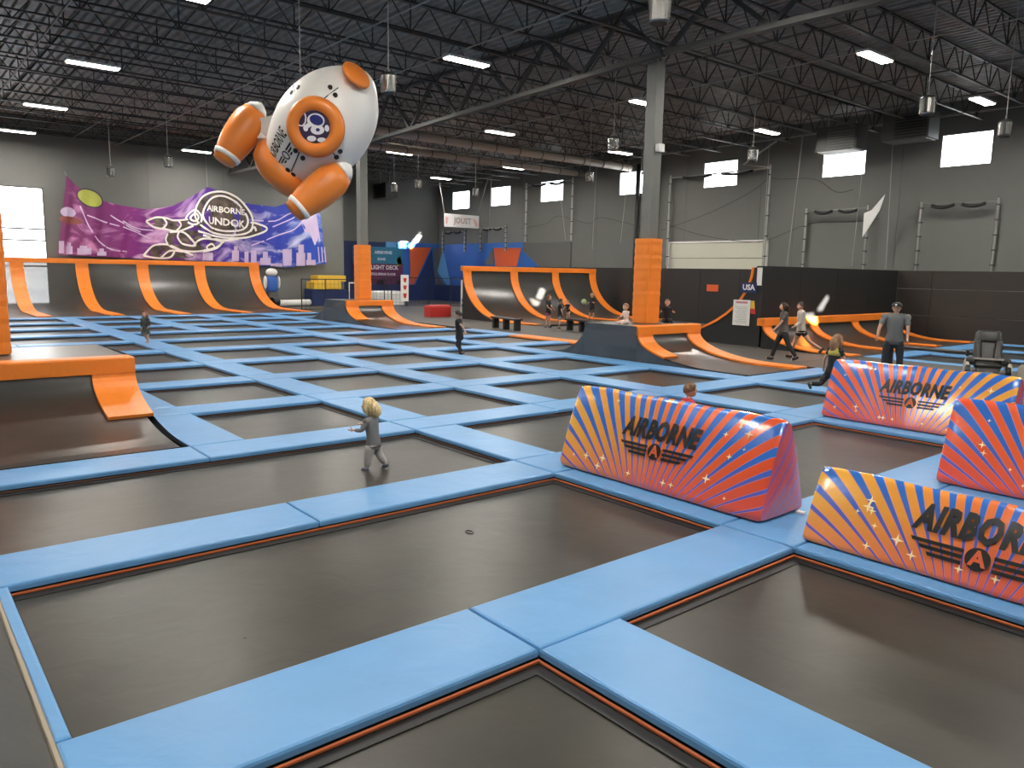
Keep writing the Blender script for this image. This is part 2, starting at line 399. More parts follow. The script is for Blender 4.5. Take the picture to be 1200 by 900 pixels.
# beds
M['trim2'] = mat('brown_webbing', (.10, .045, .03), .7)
def bed(x0, y0, x1, y1, label, name='trampoline', z=-.092, far=5):
    o = thing(name, label, 'trampoline', ((x0 + x1) / 2, (y0 + y1) / 2, z), group='black trampoline beds of the court')
    mb = MB(); nx = max(2, int((x1 - x0) / .4)); ny = max(2, int((y1 - y0) / .4)); v = []; f = []
    ax, ay, bx, by = x0, y0, x1, y1
    for j in range(ny + 1):
        for i in range(nx + 1):
            u = i / nx; w_ = j / ny; v.append((ax + (bx - ax) * u, ay + (by - ay) * w_, z - .015 * (math.sin(math.pi * u) * math.sin(math.pi * w_)) ** .5))
    for j in range(ny):
        for i in range(nx): q = j * (nx + 1) + i; f.append((q, q + 1, q + nx + 2, q + nx + 1))
    mb.add(v, f).build('bed', M['bed'], o, smooth=True)
    t = MB(); t.box(x0 + .005, y1 - .026, z + .01, x1 - .005, y1 - .006, z + .024); t.box(x1 - .026, y0, z + .01, x1 - .006, y1 - .026, z + .024)
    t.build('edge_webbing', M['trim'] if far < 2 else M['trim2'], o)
    t = MB(); e = .1
    t.box(x0, y1 - .12, z + .0, x1, y1 - .035, z + .006); t.box(x1 - .12, y0, z, x1 - .035, y1 - .12, z + .006)
    t.build('edge_gap_shade', M['dark'], o)  # dark strip stands in for the shaded gap between webbing and bed
    return o
for r in range(12):
    y0 = AS[r] + W; y1 = AS[r + 1]
    L = list(long_in_row[r])
    if r in (3, 4): L = [2] + L
    xs = [(-3.0 + (0 if 1 else 0))] ; edges = sorted(set(L)); L2 = [0] + [q for q in edges if q > 0]
    rights = [BS[i] for i in L2[1:]] + [18.72 if (r < 8) else 18.8]
    for i, xr in zip(L2, rights):
        xl = BS[i] + (W * .98 if i in edges else 0)
        if r < 2 and i == 0 and xr <= .1: continue
        if r < 2 and i < 2: xl = .61
        if r in (3, 4) and i < 2: continue
        if r == 3 and i == 6: continue
        if r == 4 and i == 6: continue
        if r in (8, 9, 10) and i == 6: continue
        if xr - xl < .5: continue
        lab = 'black trampoline bed, %s from the front, %s bed from the left' % (ROWN[r], ORD(L2.index(i)))
        bed(xl, y0 if (r, i) != (5, 6) else 17.65, xr, y1, lab, far=r)
# right-hand court beyond the walkway
for i, x in enumerate((23.6, 26.6, 29.9, 33.0)):
    for r, (ya, yb) in enumerate(((0.9, 3.43), (4.2, 6.6), (7.4, 10.5))):
        cushion('blue_pad', x, ya + G - .77 * 0, x + .55, yb - G, M['blue'], 'blue pad strip of the far right court, %s long line, %s row' % (ORD(i), ORD(r)), group='blue pads of the right court')
        if i < 3: bed(x + .55, ya, (26.6, 29.9, 33.0)[i], yb, 'black trampoline bed of the small right court, %s column, %s row' % (ORD(i), ORD(r)))
for k, y in enumerate((3.43, 6.6, 10.5)):
    cushion('blue_pad', 23.6, y, 33.55, y + W, M['blue'], 'long blue pad strip of the small right court, %s cross line' % ORD(k), group='blue pads of the right court')
# black padded slope at the left of the viewer
o = thing('wall_pad', 'black wrinkled vinyl padded slope at the lower left, beside the blue pad', 'pad', (.2, 4.5, 0))
mb = MB(); v = []; f = []
for j in range(41):
    y = 2.2 + 4.25 * j / 40
    for i in range(9):
        t = i / 8; v.append((.50 - 1.1 * t, y, .02 + .9 * t + .012 * math.sin(y * 9 + 4 * t + math.sin(y * 3)) * math.sin(math.pi * min(1, t * 2.5)) ** 1))
for j in range(40):
    for i in range(8): q = j * 9 + i; f.append((q, q + 9, q + 10, q + 1))
mb.add(v, f); mb.build('cover', mat('slope_vinyl', (.05, .052, .046), .42, bump=.2, bscale=4), o, smooth=True)
MB().tube([(.51, 2.2, .02), (.51, 6.46, .02)], .018, 6).build('piping', mat('piping', (.32, .27, .20), .5), o)
B(-.6, 2.2, -.08, .46, 6.42, .0).build('base', M['black'], o)
B(-3.0, 2.2, .0, -.62, 6.45, .9).build('top_block', M['black'], o)

# ================================================================ CURVED RAMPS
def prof_fn(y_toe, y_top, z_top, flat=0):
    """returns list of (y,z) from the toe up a quarter ellipse to the lip"""
    out = []
    ys_ = y_toe + flat if y_top > y_toe else y_toe - flat
    out.append((y_toe, 0))
    for i in range(0, 15):
        a = math.pi / 2 * i / 14; out.append((ys_ + (y_top - ys_) * math.sin(a), z_top * (1 - math.cos(a))))
    return out
def strip(mb, prof, x0, x1, lift=0, th=.05):
    """bar of vinyl following a profile"""
    n = len(prof); v = []
    for i, (y, z) in enumerate(prof):
        p0 = prof[max(0, i - 1)]; p1 = prof[min(n - 1, i + 1)]; ty, tz = p1[0] - p0[0], p1[1] - p0[1]; l = math.hypot(ty, tz) or 1
        ny, nz = -tz / l, ty / l
        if nz < 0 or (abs(nz) < .01 and (prof[-1][0] - prof[0][0]) * ny > 0): ny, nz = -ny, -nz
        ya, za = y + ny * lift, z + nz * lift; yb, zb = y + ny * (lift + th), z + nz * (lift + th)
        v += [(x0, ya, za), (x1, ya, za), (x1, yb, zb), (x0, yb, zb)]
    f = []
    for i in range(n - 1):
        for k in range(4): f.append((4 * i + k, 4 * i + (k + 1) % 4, 4 * i + 4 + (k + 1) % 4, 4 * i + 4 + k))
    f += [(0, 3, 2, 1), tuple(4 * (n - 1) + k for k in range(4))]
    return mb.add(v, f)
def sheet(mb, prof, x0, x1, nx=6, sag=.03):
    v = []; n = len(prof)
    for i, (y, z) in enumerate(prof):
        for k in range(nx + 1):
            u = k / nx; v.append((x0 + (x1 - x0) * u, y, z - sag * math.sin(math.pi * u) * math.sin(math.pi * i / (n - 1))))
    f = [(i * (nx + 1) + k, i * (nx + 1) + k + 1, (i + 1) * (nx + 1) + k + 1, (i + 1) * (nx + 1) + k) for i in range(n - 1) for k in range(nx)]
    return mb.add(v, f)
def cut(prof, zmin): return [p for p in prof if p[1] >= zmin]
def ramp_box(label, x0, x1, yt, yf, yk, ytb, h=.97, rail_l=True, rail_r=.0, left_w=.62, flat=0):
    """freestanding box: ramp facing the viewer (toe yt, lip yf), deck, ramp facing away (lip yk, toe ytb)"""
    o = thing('ramp_box', label, 'ramp', ((x0 + x1) / 2, (yf + yk) / 2, 0))
    P = prof_fn(yt, yf, h - .25, flat); Q = prof_fn(ytb, yk, h - .02)
    sheet(MB(), P, x0 + .1, x1 - .1).build('riding_surface', M['ramp'], o, smooth=True)
    sheet(MB(), prof_fn(ytb, yk, h - .06), x0 + .1, x1 - .1).build('back_surface', M['ramp'], o, smooth=True)
    MB().pad(x0, yf - .06, h - .25, x1, yf + .30, h, .03).build('top_pad', M['orange'], o)
    B(x0 + .03, yf + .31, h - .1, x1 - .03, yk + .1, h - .02).build('deck', M['deckfab'], o)
    P2 = [p for p in P if p[1] > .14]
    if rail_l: strip(MB(), P2, x0, x0 + left_w, .0, .05).build('side_pad', M['orange'], o)
    P3 = [p for p in P if p[1] >= rail_r]
    strip(MB(), P3, x1 - .62, x1, .0, .05).build('side_pad', M['orange'], o)
    side = [(x0, y, z) for y, z in P] + [(x0, yf, h), (x0, yk, h)] + [(x0, y, z) for y, z in reversed(Q)]
    side = [(x0, p[1], max(p[2], -.03)) for p in side]
    for xs_, nm in ((x0 - .03, 'side_cover'), (x1, 'side_cover')):
        poly = [(xs_, p[1], p[2]) for p in side] + [(xs_, ytb, -.05), (xs_, yt, -.05)]
        # cover as vertical slices so that it drapes
        mb = MB(); pts = sorted({(round(p[1], 3), round(max(p[2], -.02), 3)) for p in side}); v = []; f = []
        for (y, z) in pts:
            for k in range(5):
                t = k / 4; v.append((xs_ - (.02 * math.sin(y * 7 + t * 2)) * math.sin(math.pi * t) * (1 if nm else 1), y, -.05 + (z + .05) * t))
        for i in range(len(pts) - 1):
            for k in range(4): q = i * 5 + k; f.append((q, q + 5, q + 6, q + 1))
        mb.add(v, f); mb.build(nm, M['char'], o, smooth=True)
    return o
ramp_box('low double-sided curved ramp with orange rim at the left edge, nearest the viewer', -3.0, 3.11, 10.52, 13.12, 15.5, 18.2, rail_r=.14)
ramp_box('double-sided curved ramp with orange rim around the orange-wrapped pillar, right of centre', 16.25, 19.05, 10.55, 14.1, 16.1, 17.6, rail_r=0, flat=1.0)
ramp_box('small double-sided curved ramp with grey side cover at the foot of the far pillar', 16.25, 18.68, 26.85, 31.2, 33.2, 35.3, h=1.0, rail_r=0, flat=1.7)
def quarter(label, xa, xb, yt, ytop, z, flat, last=False, first=False, fabric='mesh', lip=.25, zfront=None, group=None, pw=.62, right_at=None):
    o = thing('quarter_pipe', label, 'ramp', ((xa + xb) / 2, ytop, 0), group=group)
    P = prof_fn(yt, ytop, z - lip, flat)
    sheet(MB(), P, xa + .0, xb - .05, 8).build('riding_surface', M[fabric], o, smooth=True)
    MB().pad(xa - (pw if first else 0), ytop - .08, z - lip, xb, ytop + .2, z, .03).build('top_pad', M['orange'], o)
    PP = [p for p in P]
    strip(MB(), PP, xb - pw, xb, .01, .05).build('side_pad', M['orange'], o)
    if first: strip(MB(), PP, xa - pw, xa, .01, .05).build('side_pad', M['orange'], o)
    for x in ((xb - .05,) if not first else (xa - pw + .01, xb - .05)): MB().prism([(x, y, z_ - .03) for y, z_ in P] + [(x, ytop, -.05)], (.04, 0, 0)).build('side_panel', M['black'], o)
    return o
bank = [(3.55, 6.15), (6.15, 9.15), (9.15, 12.2), (12.2, 15.35), (15.35, 18.65)]
nb = ['behind it the tall bright window', 'second from the left', 'third from the left', 'fourth from the left', 'rightmost, beside the grey wall']
for i, (xa, xb) in enumerate(bank):
    quarter('tall orange-edged curved trampoline wall under purple banner, ' + nb[i], xa, xb, 39.8, 47.25, 2.68, 3.7, first=(i == 0), group='curved trampoline walls under the banner')
for i, (xa, xb) in enumerate(((23.55, 26.65), (26.65, 29.65), (29.65, 32.6))):
    quarter('tall curved trampoline wall with orange rim by the black wall, %s of three' % ['leftmost', 'middle', 'rightmost'][i], xa, xb, 26.2, 31.7, 2.66, 2.2, first=(i == 0), fabric='ramp', group='curved trampoline walls beside the black wall', pw=.5)
for i, (xa, xb) in enumerate(((23.55, 26.6), (26.6, 29.7), (29.7, 32.75))):
    quarter('low orange-rimmed curved ramp at the right, %s of three' % ['leftmost, behind the women', 'middle', 'rightmost'][i], xa, xb, 11.3, 14.5, 1.0, 1.0, first=(i == 0), fabric='ramp', group='low curved ramps on the right', pw=.5)
# high wall ramp behind, riding away, with black side panel
o = thing('high_ramp', 'tall black-sided ramp riding away, with thin orange edge and white notice', 'ramp', (28, 15, 0))
Pb = prof_fn(19.8, 15.15, 2.70)
sheet(MB(), Pb, 23.5, 33.3, 6).build('riding_surface', M['ramp'], o, smooth=True)
side = [(23.40, y, z) for y, z in Pb] + [(23.40, 14.8, 2.75), (23.40, 14.8, -.05)]
MB().prism(side, (.05, 0, 0)).build('side_panel', M['wallpad'], o)
strip(MB(), Pb, 23.36, 23.5, .0, .09).build('side_pad', M['orange'], o)
for i in range(4): B(23.46 + i * 2.6, 14.9, .95, 23.46 + (i + 1) * 2.6 - .02, 15.1, 2.76).build('back_panel', M['wallpad'], o)
B(23.34, 14.83, 2.1, 23.39, 15.0, 2.7).build('white_tag', M['white'], o)
o2 = thing('notice_board', 'white rules notice with small print on the black ramp side', 'sign', (23.35, 15.7, 1.2))
pa = on(860, 351, a=23.34); pb = on(877.5, 382, a=23.34)
B(23.33, pb.y, pb.z, 23.355, pa.y, pa.z).build('board', M['white'], o2)
B(23.325, pb.y + .1, pa.z - .12, 23.33, pa.y - .1, pa.z - .05).build('heading', mat('pink_print', (.6, .25, .3), .5), o2)
mb = MB()
for k in range(11): mb.box(23.325, pb.y + .1, pa.z - .25 - k * .055, 23.33, pa.y - .08 - (k % 3) * .05, pa.z - .235 - k * .055)
mb.build('small_print', mat('grey_print', (.45, .47, .42), .5), o2)
def wall_text(parent_label, s, p, size, right, up, mt, plate=None, cat='sign', name='sign', bold=.01, pm=None, nrm=None, shear=0, sx=1):
    """lettering on a plate in the plane spanned by right/up at point p"""
    right = Vector(right).normalized(); up = Vector(up).normalized(); nn = right.cross(up); p = Vector(p)
    o = thing(name, parent_label, cat, p)
    if plate:
        w_, h_ = plate; c = [p - right * w_ / 2 - up * h_ / 2, p + right * w_ / 2 - up * h_ / 2, p + right * w_ / 2 + up * h_ / 2, p - right * w_ / 2 + up * h_ / 2]
        MB().prism(c, nn * .03).build('plate', pm, o)
    v, f = text_mesh(s, size, bold, shear, sx)
    MB().add([p + right * q.x + up * q.y + nn * .036 for q in v], f).build('lettering', mt, o)
    return o
q = on(878, 337, a=23.36)
wall_text('small navy plate with white letters on the black ramp side', 'USA', q, .26, (0, -1, 0), (0, 0, 1), M['wprint'], (.62, .36), pm=M['navy'])
q = on(881.5, 361, a=23.36)
st = thing('sticker', 'small red and yellow sticker beside the white rules notice', 'sticker', q)
MB().prism([(23.39, q.y - .09, q.z - .02), (23.39, q.y + .09, q.z - .02), (23.39, q.y + .07, q.z + .25), (23.39, q.y - .05, q.z + .25)], (-.03, 0, 0)).build('upper_half', M['yellow'], st)
MB().prism([(23.39, q.y - .12, q.z - .2), (23.39, q.y + .12, q.z - .2), (23.39, q.y + .1, q.z - .02), (23.39, q.y - .1, q.z - .02)], (-.03, 0, 0)).build('lower_half', M['red'], st)
# black padded walls in front of the right wall
W1 = thing('padded_wall', 'long black padded wall behind the orange-wrapped pillar', 'wall padding', (33.3, 24, 0))
yy = 15.2
while yy < 38:
    B(33.35, yy + .008, -.05, 33.6, min(yy + 2.4, 38) - .008, 2.75).build('wall_panel', M['wallpad'], W1); yy += 2.4
W2 = thing('padded_wall', 'brownish black padded wall at the far right behind the black chair', 'wall padding', (33.8, 6, 0))
yy = -6
while yy < 15:
    y1 = min(yy + 3.9, 14.88)
    B(33.8, yy + .01, 1.32, 34.0, y1 - .01, 2.76).build('wall_panel', M['wallpad2'], W2) if 0 else None
    B(33.8, yy + .01, 2.02, 34.0, y1 - .01, 2.76).build('wall_panel', M['wallpad2'], W2)
    B(33.8, yy + .01, .92, 34.0, y1 - .01, 2.0).build('wall_panel', M['wallpad2'], W2)
    B(33.8, yy + .01, -.05, 34.0, y1 - .01, .90).build('wall_panel', M['wallpad2'], W2)
    yy += 3.9
q = on(835, 337.5, a=33.33); st = thing('wall_sticker', 'small orange sticker on the long black padded wall', 'sticker', q)
B(33.31, q.y - .35, q.z - .17, 33.349, q.y + .35, q.z + .17).build('plate', M['ored'], st)

# ================================================================ COLUMNS
def column(label, x, y, ztop, zpad, zb=0, box=False, w=.62, a=.36):
    o = thing('steel_column', label, 'column', (x, y, zb))
    B(x - a / 2, y - a / 2, zb, x + a / 2, y + a / 2, ztop).build('shaft', M['col'], o)
    mb = MB(); 
    for k in range(-1, 2): mb.bar((x - a / 2 - .01, y + k * .11, zpad), (x - a / 2 - .01, y + k * .11, ztop), .02, .03)
    mb.build('shaft_rib', M['girder'], o) if 0 else None
    MB().tube([(x + a / 2 + .05, y - .02, zpad), (x + a / 2 + .05, y - .02, ztop)], .045, 6).build('conduit', M['steel'], o)
    # padded sleeve: panels with a lacing seam, slightly creased
    v = []; f = []; n = 26
    ring = []
    h = w / 2
    for k in range(24):
        t = 2 * math.pi * k / 24; c, s_ = math.cos(t), math.sin(t); r = h / max(abs(c), abs(s_)) ; r = min(r, h * 1.28); ring.append((c * r, s_ * r))
    random.seed(7)
    for j in range(n + 1):
        z = zb + .01 + (zpad - zb - .01) * j / n; q = 1 + .018 * math.sin(j * 2.3) + .012 * random.random()
        for (rx, ry) in ring: v.append((x + rx * q, y + ry * q, z))
    for j in range(n):
        for k in range(24): f.append((j * 24 + k, j * 24 + (k + 1) % 24, (j + 1) * 24 + (k + 1) % 24, (j + 1) * 24 + k))
    f.append(tuple(n * 24 + k for k in range(24)))
    MB().add(v, f).build('orange_sleeve', M['orange'], o)
    if box: B(x - .1, y - a / 2 - .14, 5.9, x + .14, y - a / 2 - .001, 6.12).build('sensor_box', M['white'], o)
    return o
column('grey steel column with orange padded sleeve, standing in the ramp right of centre', 17.75, 15.1, 8.4, 3.44, zb=.96, box=True)
column('grey steel column with orange padded sleeve, far away left of centre', 17.55, 32.0, 7.9, 3.5, zb=.99)
column('steel column with orange padded sleeve cut by the left edge of the picture', 1.32, 14.6, 8.2, 3.4, zb=.96)

# ================================================================ INFLATABLE BARRIERS
def print_mat(name, flip=False, pink=False):
    m = bpy.data.materials.new(name); m.use_nodes = True; nt = m.node_tree; N = nt.nodes; L = nt.links; b = N['Principled BSDF']
    b.inputs['Roughness'].default_value = .25; b.inputs['Coat Weight'].default_value = 1.0; b.inputs['Coat Roughness'].default_value = .15
    uv = N.new('ShaderNodeUVMap'); sp = N.new('ShaderNodeSeparateXYZ'); L.new(uv.outputs[0], sp.inputs[0])
    def mt(op, a, b_=None, c=None):
        n = N.new('ShaderNodeMath'); n.operation = op
        for i, q in enumerate((a, b_, c)):
            if q is None: continue
            if isinstance(q, (int, float)): n.inputs[i].default_value = q
            else: L.new(q, n.inputs[i])
        return n.outputs[0]
    x = sp.outputs[0]; y = sp.outputs[1]                                  # metres along the barrier from its middle, metres up the face
    dy = mt('ADD', y, .55); ang = mt('ARCTAN2', x, dy)
    curve = mt('MULTIPLY', mt('MULTIPLY', x, mt('ABSOLUTE', x)), -.10)
    s = mt('ADD', mt('MULTIPLY', ang, 11.0), mt('MULTIPLY', curve, 3.0)); fr = mt('FRACT', s)
    wd = mt('ADD', .09, mt('MULTIPLY', y, .44)); wd = mt('MINIMUM', wd, .50)
    st = mt('LESS_THAN', mt('ABSOLUTE', mt('SUBTRACT', fr, .5)), mt('MULTIPLY', wd, .5))
    edge = mt('LESS_THAN', mt('ABSOLUTE', mt('SUBTRACT', fr, .5)), mt('ADD', mt('MULTIPLY', wd, .5), .035))
    # ground colour: yellow at one end to red at the other, pinker towards the foot
    cr = N.new('ShaderNodeValToRGB'); e = cr.color_ramp.elements
    e[0].position = 0; e[0].color = (.90, .46, .06, 1); e[1].position = 1; e[1].color = (.82, .09, .025, 1)
    q = e.new(.30); q.color = (.86, .34, .045, 1); q = e.new(.55); q.color = (.86, .17, .04, 1)
    L.new(mt('ADD', mt('MULTIPLY', x, -.35 if flip else .35), .5), cr.inputs[0])
    mx = N.new('ShaderNodeMix'); mx.data_type = 'RGBA'; mx.inputs[7].default_value = (.78, .10, .11, 1)
    L.new(cr.outputs[0], mx.inputs[6]); L.new(mt('MAXIMUM', 0, mt('MINIMUM', 1, mt('SUBTRACT', .62, mt('MULTIPLY', y, 1.3)))), mx.inputs[0])
    bl = N.new('ShaderNodeMix'); bl.data_type = 'RGBA'; bl.inputs[6].default_value = (.20, .10, .45, 1); bl.inputs[7].default_value = (.025, .16, .60, 1)
    L.new(mt('MINIMUM', 1, mt('MULTIPLY', y, 1.5)), bl.inputs[0])
    m1 = N.new('ShaderNodeMix'); m1.data_type = 'RGBA'; L.new(edge, m1.inputs[0]); L.new(mx.outputs[2], m1.inputs[6]); m1.inputs[7].default_value = (.55, .25, .45, 1)
    m2 = N.new('ShaderNodeMix'); m2.data_type = 'RGBA'; L.new(st, m2.inputs[0]); L.new(m1.outputs[2], m2.inputs[6]); L.new(bl.outputs[2], m2.inputs[7])
    out = m2.outputs[2]
    if pink:
        m3 = N.new('ShaderNodeMix'); m3.data_type = 'RGBA'; m3.inputs[0].default_value = .65; L.new(out, m3.inputs[6]); m3.inputs[7].default_value = (.62, .12, .22, 1); out = m3.outputs[2]
    L.new(out, b.inputs['Base Color'])
    n = N.new('ShaderNodeTexNoise'); n.inputs['Scale'].default_value = 6; bp = N.new('ShaderNodeBump'); bp.inputs['Strength'].default_value = .25; bp.inputs['Distance'].default_value = .03
    g = N.new('ShaderNodeNewGeometry'); L.new(g.outputs['Position'], n.inputs['Vector']); L.new(n.outputs['Fac'], bp.inputs['Height']); L.new(bp.outputs[0], b.inputs['Normal'])
    return m
PM = {False: print_mat('striped_print'), True: print_mat('striped_print_reversed', True)}; PMp = print_mat('pink_end_print', False, True)
def barrier(label, x0, yc, L=2.86, h=1.0, wbase=.78, flip=False, txt=True, z0=.005, star_seed=1, lean=0):
    """prism lying along Y; face seen is the one towards -X; u runs towards -Y (rightwards in the picture)"""
    o = thing('inflatable_barrier', label, 'barrier', (x0 + wbase / 2, yc, z0), group='striped inflatable barriers')
    cx = x0 + wbase / 2; face = math.hypot(h, wbase / 2)
    def cs(t):                                                             # cross-section, t 0..1 from front foot over the ridge to the back foot and under
        P = [(.03, .0), (-.01, .05), (.01, .13), (.105, .42), (.205, .70), (.305, .93), (.36, .99), (.42, .99), (.475, .93), (.575, .70), (.675, .42), (.77, .13), (.79, .05), (.75, .0), (.52, .0), (.26, .0)]
        P = [(p[0] / .78 * wbase, p[1] * h) for p in P]
        return spline(P, 3, True)
    sec = [Vector((p.x, max(0, p.y))) for p in cs(0)]; n = len(sec)
    # arc length up the front face
    y_of = [0]
    for i in range(1, n): y_of.append(y_of[-1] + (sec[i] - sec[i - 1]).length)
    mb = MB(); uvs = []; nv = 26
    us = sorted([-L / 2 + L * i / nv for i in range(nv + 1)] + [-L / 2 + .03, L / 2 - .03]); nv += 2
    def scale(u):
        e_ = max(0, (abs(u) - (L / 2 - .05)) / .05); return 1 - .05 * e_ * e_
    cz = h * .42
    v = []
    for u in us:
        k = scale(u); puff = 1 + .012 * math.cos(u * 2 * math.pi / (L / 3))
        for i, p in enumerate(sec):
            zz = max(0, cz + (p.y - cz) * k * (puff if p.y > .2 else 1)); v.append((x0 + wbase / 2 + (p.x - wbase / 2) * k * puff, yc - u, z0 + zz)); uvs.append((u, y_of[i] if i < n * .42 else max(0, 2 * y_of[int(n * .40)] - y_of[i])))
    f = [(i * n + k, i * n + (k + 1) % n, (i + 1) * n + (k + 1) % n, (i + 1) * n + k) for i in range(nv) for k in range(n)]
    mb.add(v, f); mb.uv = uvs; mb.build('skin', PM[flip], o, smooth=True)
    for side in (-1, 1):
        mb = MB(); ring = v[:n] if side < 0 else v[-n:]; c = Vector((x0 + wbase / 2, yc + (L / 2 if side < 0 else -L / 2) , z0 + cz)); vv = [Vector(p) for p in ring] + [c + (Vector(p) - c) * .55 + Vector((0, -side * .03, 0)) for p in ring] + [c + Vector((0, -side * .035, 0))]
        fs = [(k, (k + 1) % n, n + (k + 1) % n, n + k) for k in range(n)] + [(n + k, n + (k + 1) % n, 2 * n) for k in range(n)]
        mb.add(vv, fs); mb.uv = [(p.x - x0 - wbase / 2 + .9, p.z) for p in vv]; mb.build('end_cap', PMp, o, smooth=True)
        B(x0 + wbase - .16, yc - side * (L / 2 + .06) - .04, z0 - .003, x0 + wbase - .10, yc - side * (L / 2 + .06) + .04, z0 + .02).build('anchor_strap', M['white'], o)
    MB().tube([(x0 + .05 * wbase, yc + L / 2 - .02, z0 + .10 * h), (x0 + .55 * wbase, yc + L / 2 + .01, z0 + h * .96)], .012, 5).build('seam', M['wprint'], o)
    # printed lettering and stars follow the skin
    i0, i1 = 0, int(n * .40)
    def S(u, vv_, off):
        vv_ = max(.0, min(y_of[i1] - .01, vv_))
        j = i0
        while y_of[j + 1] < vv_: j += 1
        t = (vv_ - y_of[j]) / (y_of[j + 1] - y_of[j]); p = sec[j].lerp(sec[j + 1], t); d = (sec[j + 1] - sec[j]).normalized(); nn = Vector((-d.y, d.x))
        puff = 1 + .012 * math.cos(u * 2 * math.pi / (L / 3))
        zz = max(0, cz + (p.y - cz) * (puff if p.y > .2 else 1)); return Vector((x0 + wbase / 2 + (p.x - wbase / 2) * puff + nn.x * off, yc - u, z0 + zz + nn.y * off))
    top = y_of[i1]; base = top - .42 if h > .8 else top - .28
    if txt:
        vt, ft = text_mesh('AIRBORNE', .30, .015, .24, .68, 1.08)
        mb = MB(); 
        # cut letters finely so that they bend with the skin
        bm = bmesh.new(); bv = [bm.verts.new(p) for p in vt]
        for q in ft:
            try: bm.faces.new([bv[i] for i in q])
            except ValueError: pass
        bmesh.ops.triangulate(bm, faces=bm.faces)
        for zc in (-.07, 0, .07):
            bmesh.ops.bisect_plane(bm, geom=bm.verts[:] + bm.edges[:] + bm.faces[:], plane_co=(0, zc, 0), plane_no=(0, 1, 0))
        bm.verts.index_update(); vt = [p.co.copy() for p in bm.verts]; ft = [tuple(x.index for x in q.verts) for q in bm.faces]; bm.free()
        tx = 0.0
        mb.add([S(p.x + tx, base + p.y, .012) for p in vt], ft); mb.build('lettering', M['ink'], o)
        mb = MB(); yb = base - .17
        for k in range(3):
            w0 = .50 - k * .07
            for sg in (-1, 1): decal(mb, S, [(tx + sg * .11, yb - k * .05), (tx + sg * (w0 + .02), yb - k * .05), (tx + sg * w0, yb - k * .05 - .03), (tx + sg * .11, yb - k * .05 - .03)][::sg], 0, .012)
        mb.build('wing_bars', M['ink'], o)['kind'] = 'stuff'
        mb = MB(); decal(mb, S, oval(tx, yb - .055, .092, .092), 0, .014); mb.build('badge', M['ink'], o)
        vt, ft = text_mesh('A', .17, .006); mb = MB().add([S(p.x + tx, yb - .055 + p.y, .018) for p in vt], ft); mb.build('badge_letter', M['ored'], o)
    random.seed(star_seed); mb = MB()
    for k in range(15):
        u = random.choice([-1, 1]) * random.uniform(.55, L / 2 - .15) if k < 10 else random.uniform(-L / 2 + .15, L / 2 - .15); vv_ = random.uniform(.12, top - .12); r = random.uniform(.022, .055)
        if abs(u) < .6 and vv_ > base - .35: vv_ = .16
        pts = [(u + (r if j % 2 == 0 else r * .28) * math.sin(math.pi * j / 4), vv_ + (r if j % 2 == 0 else r * .28) * math.cos(math.pi * j / 4)) for j in range(8)]
        decal(mb, S, pts, 0, .012)
    so_ = mb.build('printed_stars', mat('star_print', (.95, .80, .45), .4), o); so_['kind'] = 'stuff'
    return o
barrier('striped inflatable barrier in the centre with its yellow end at the left, black wordmark', 6.50, 5.40, star_seed=3)
barrier('large striped inflatable barrier cut by the picture edge at the lower right, yellow end left', 6.42, 2.05, h=.66, wbase=.66, star_seed=8)
barrier('striped inflatable barrier at the right with its yellow end at the right, full black wordmark', 12.60, 5.22, flip=True, star_seed=5)
barrier('striped inflatable barrier with red end cut by the right picture edge, behind the lowest barrier', 9.62, 2.15, flip=True, star_seed=11)

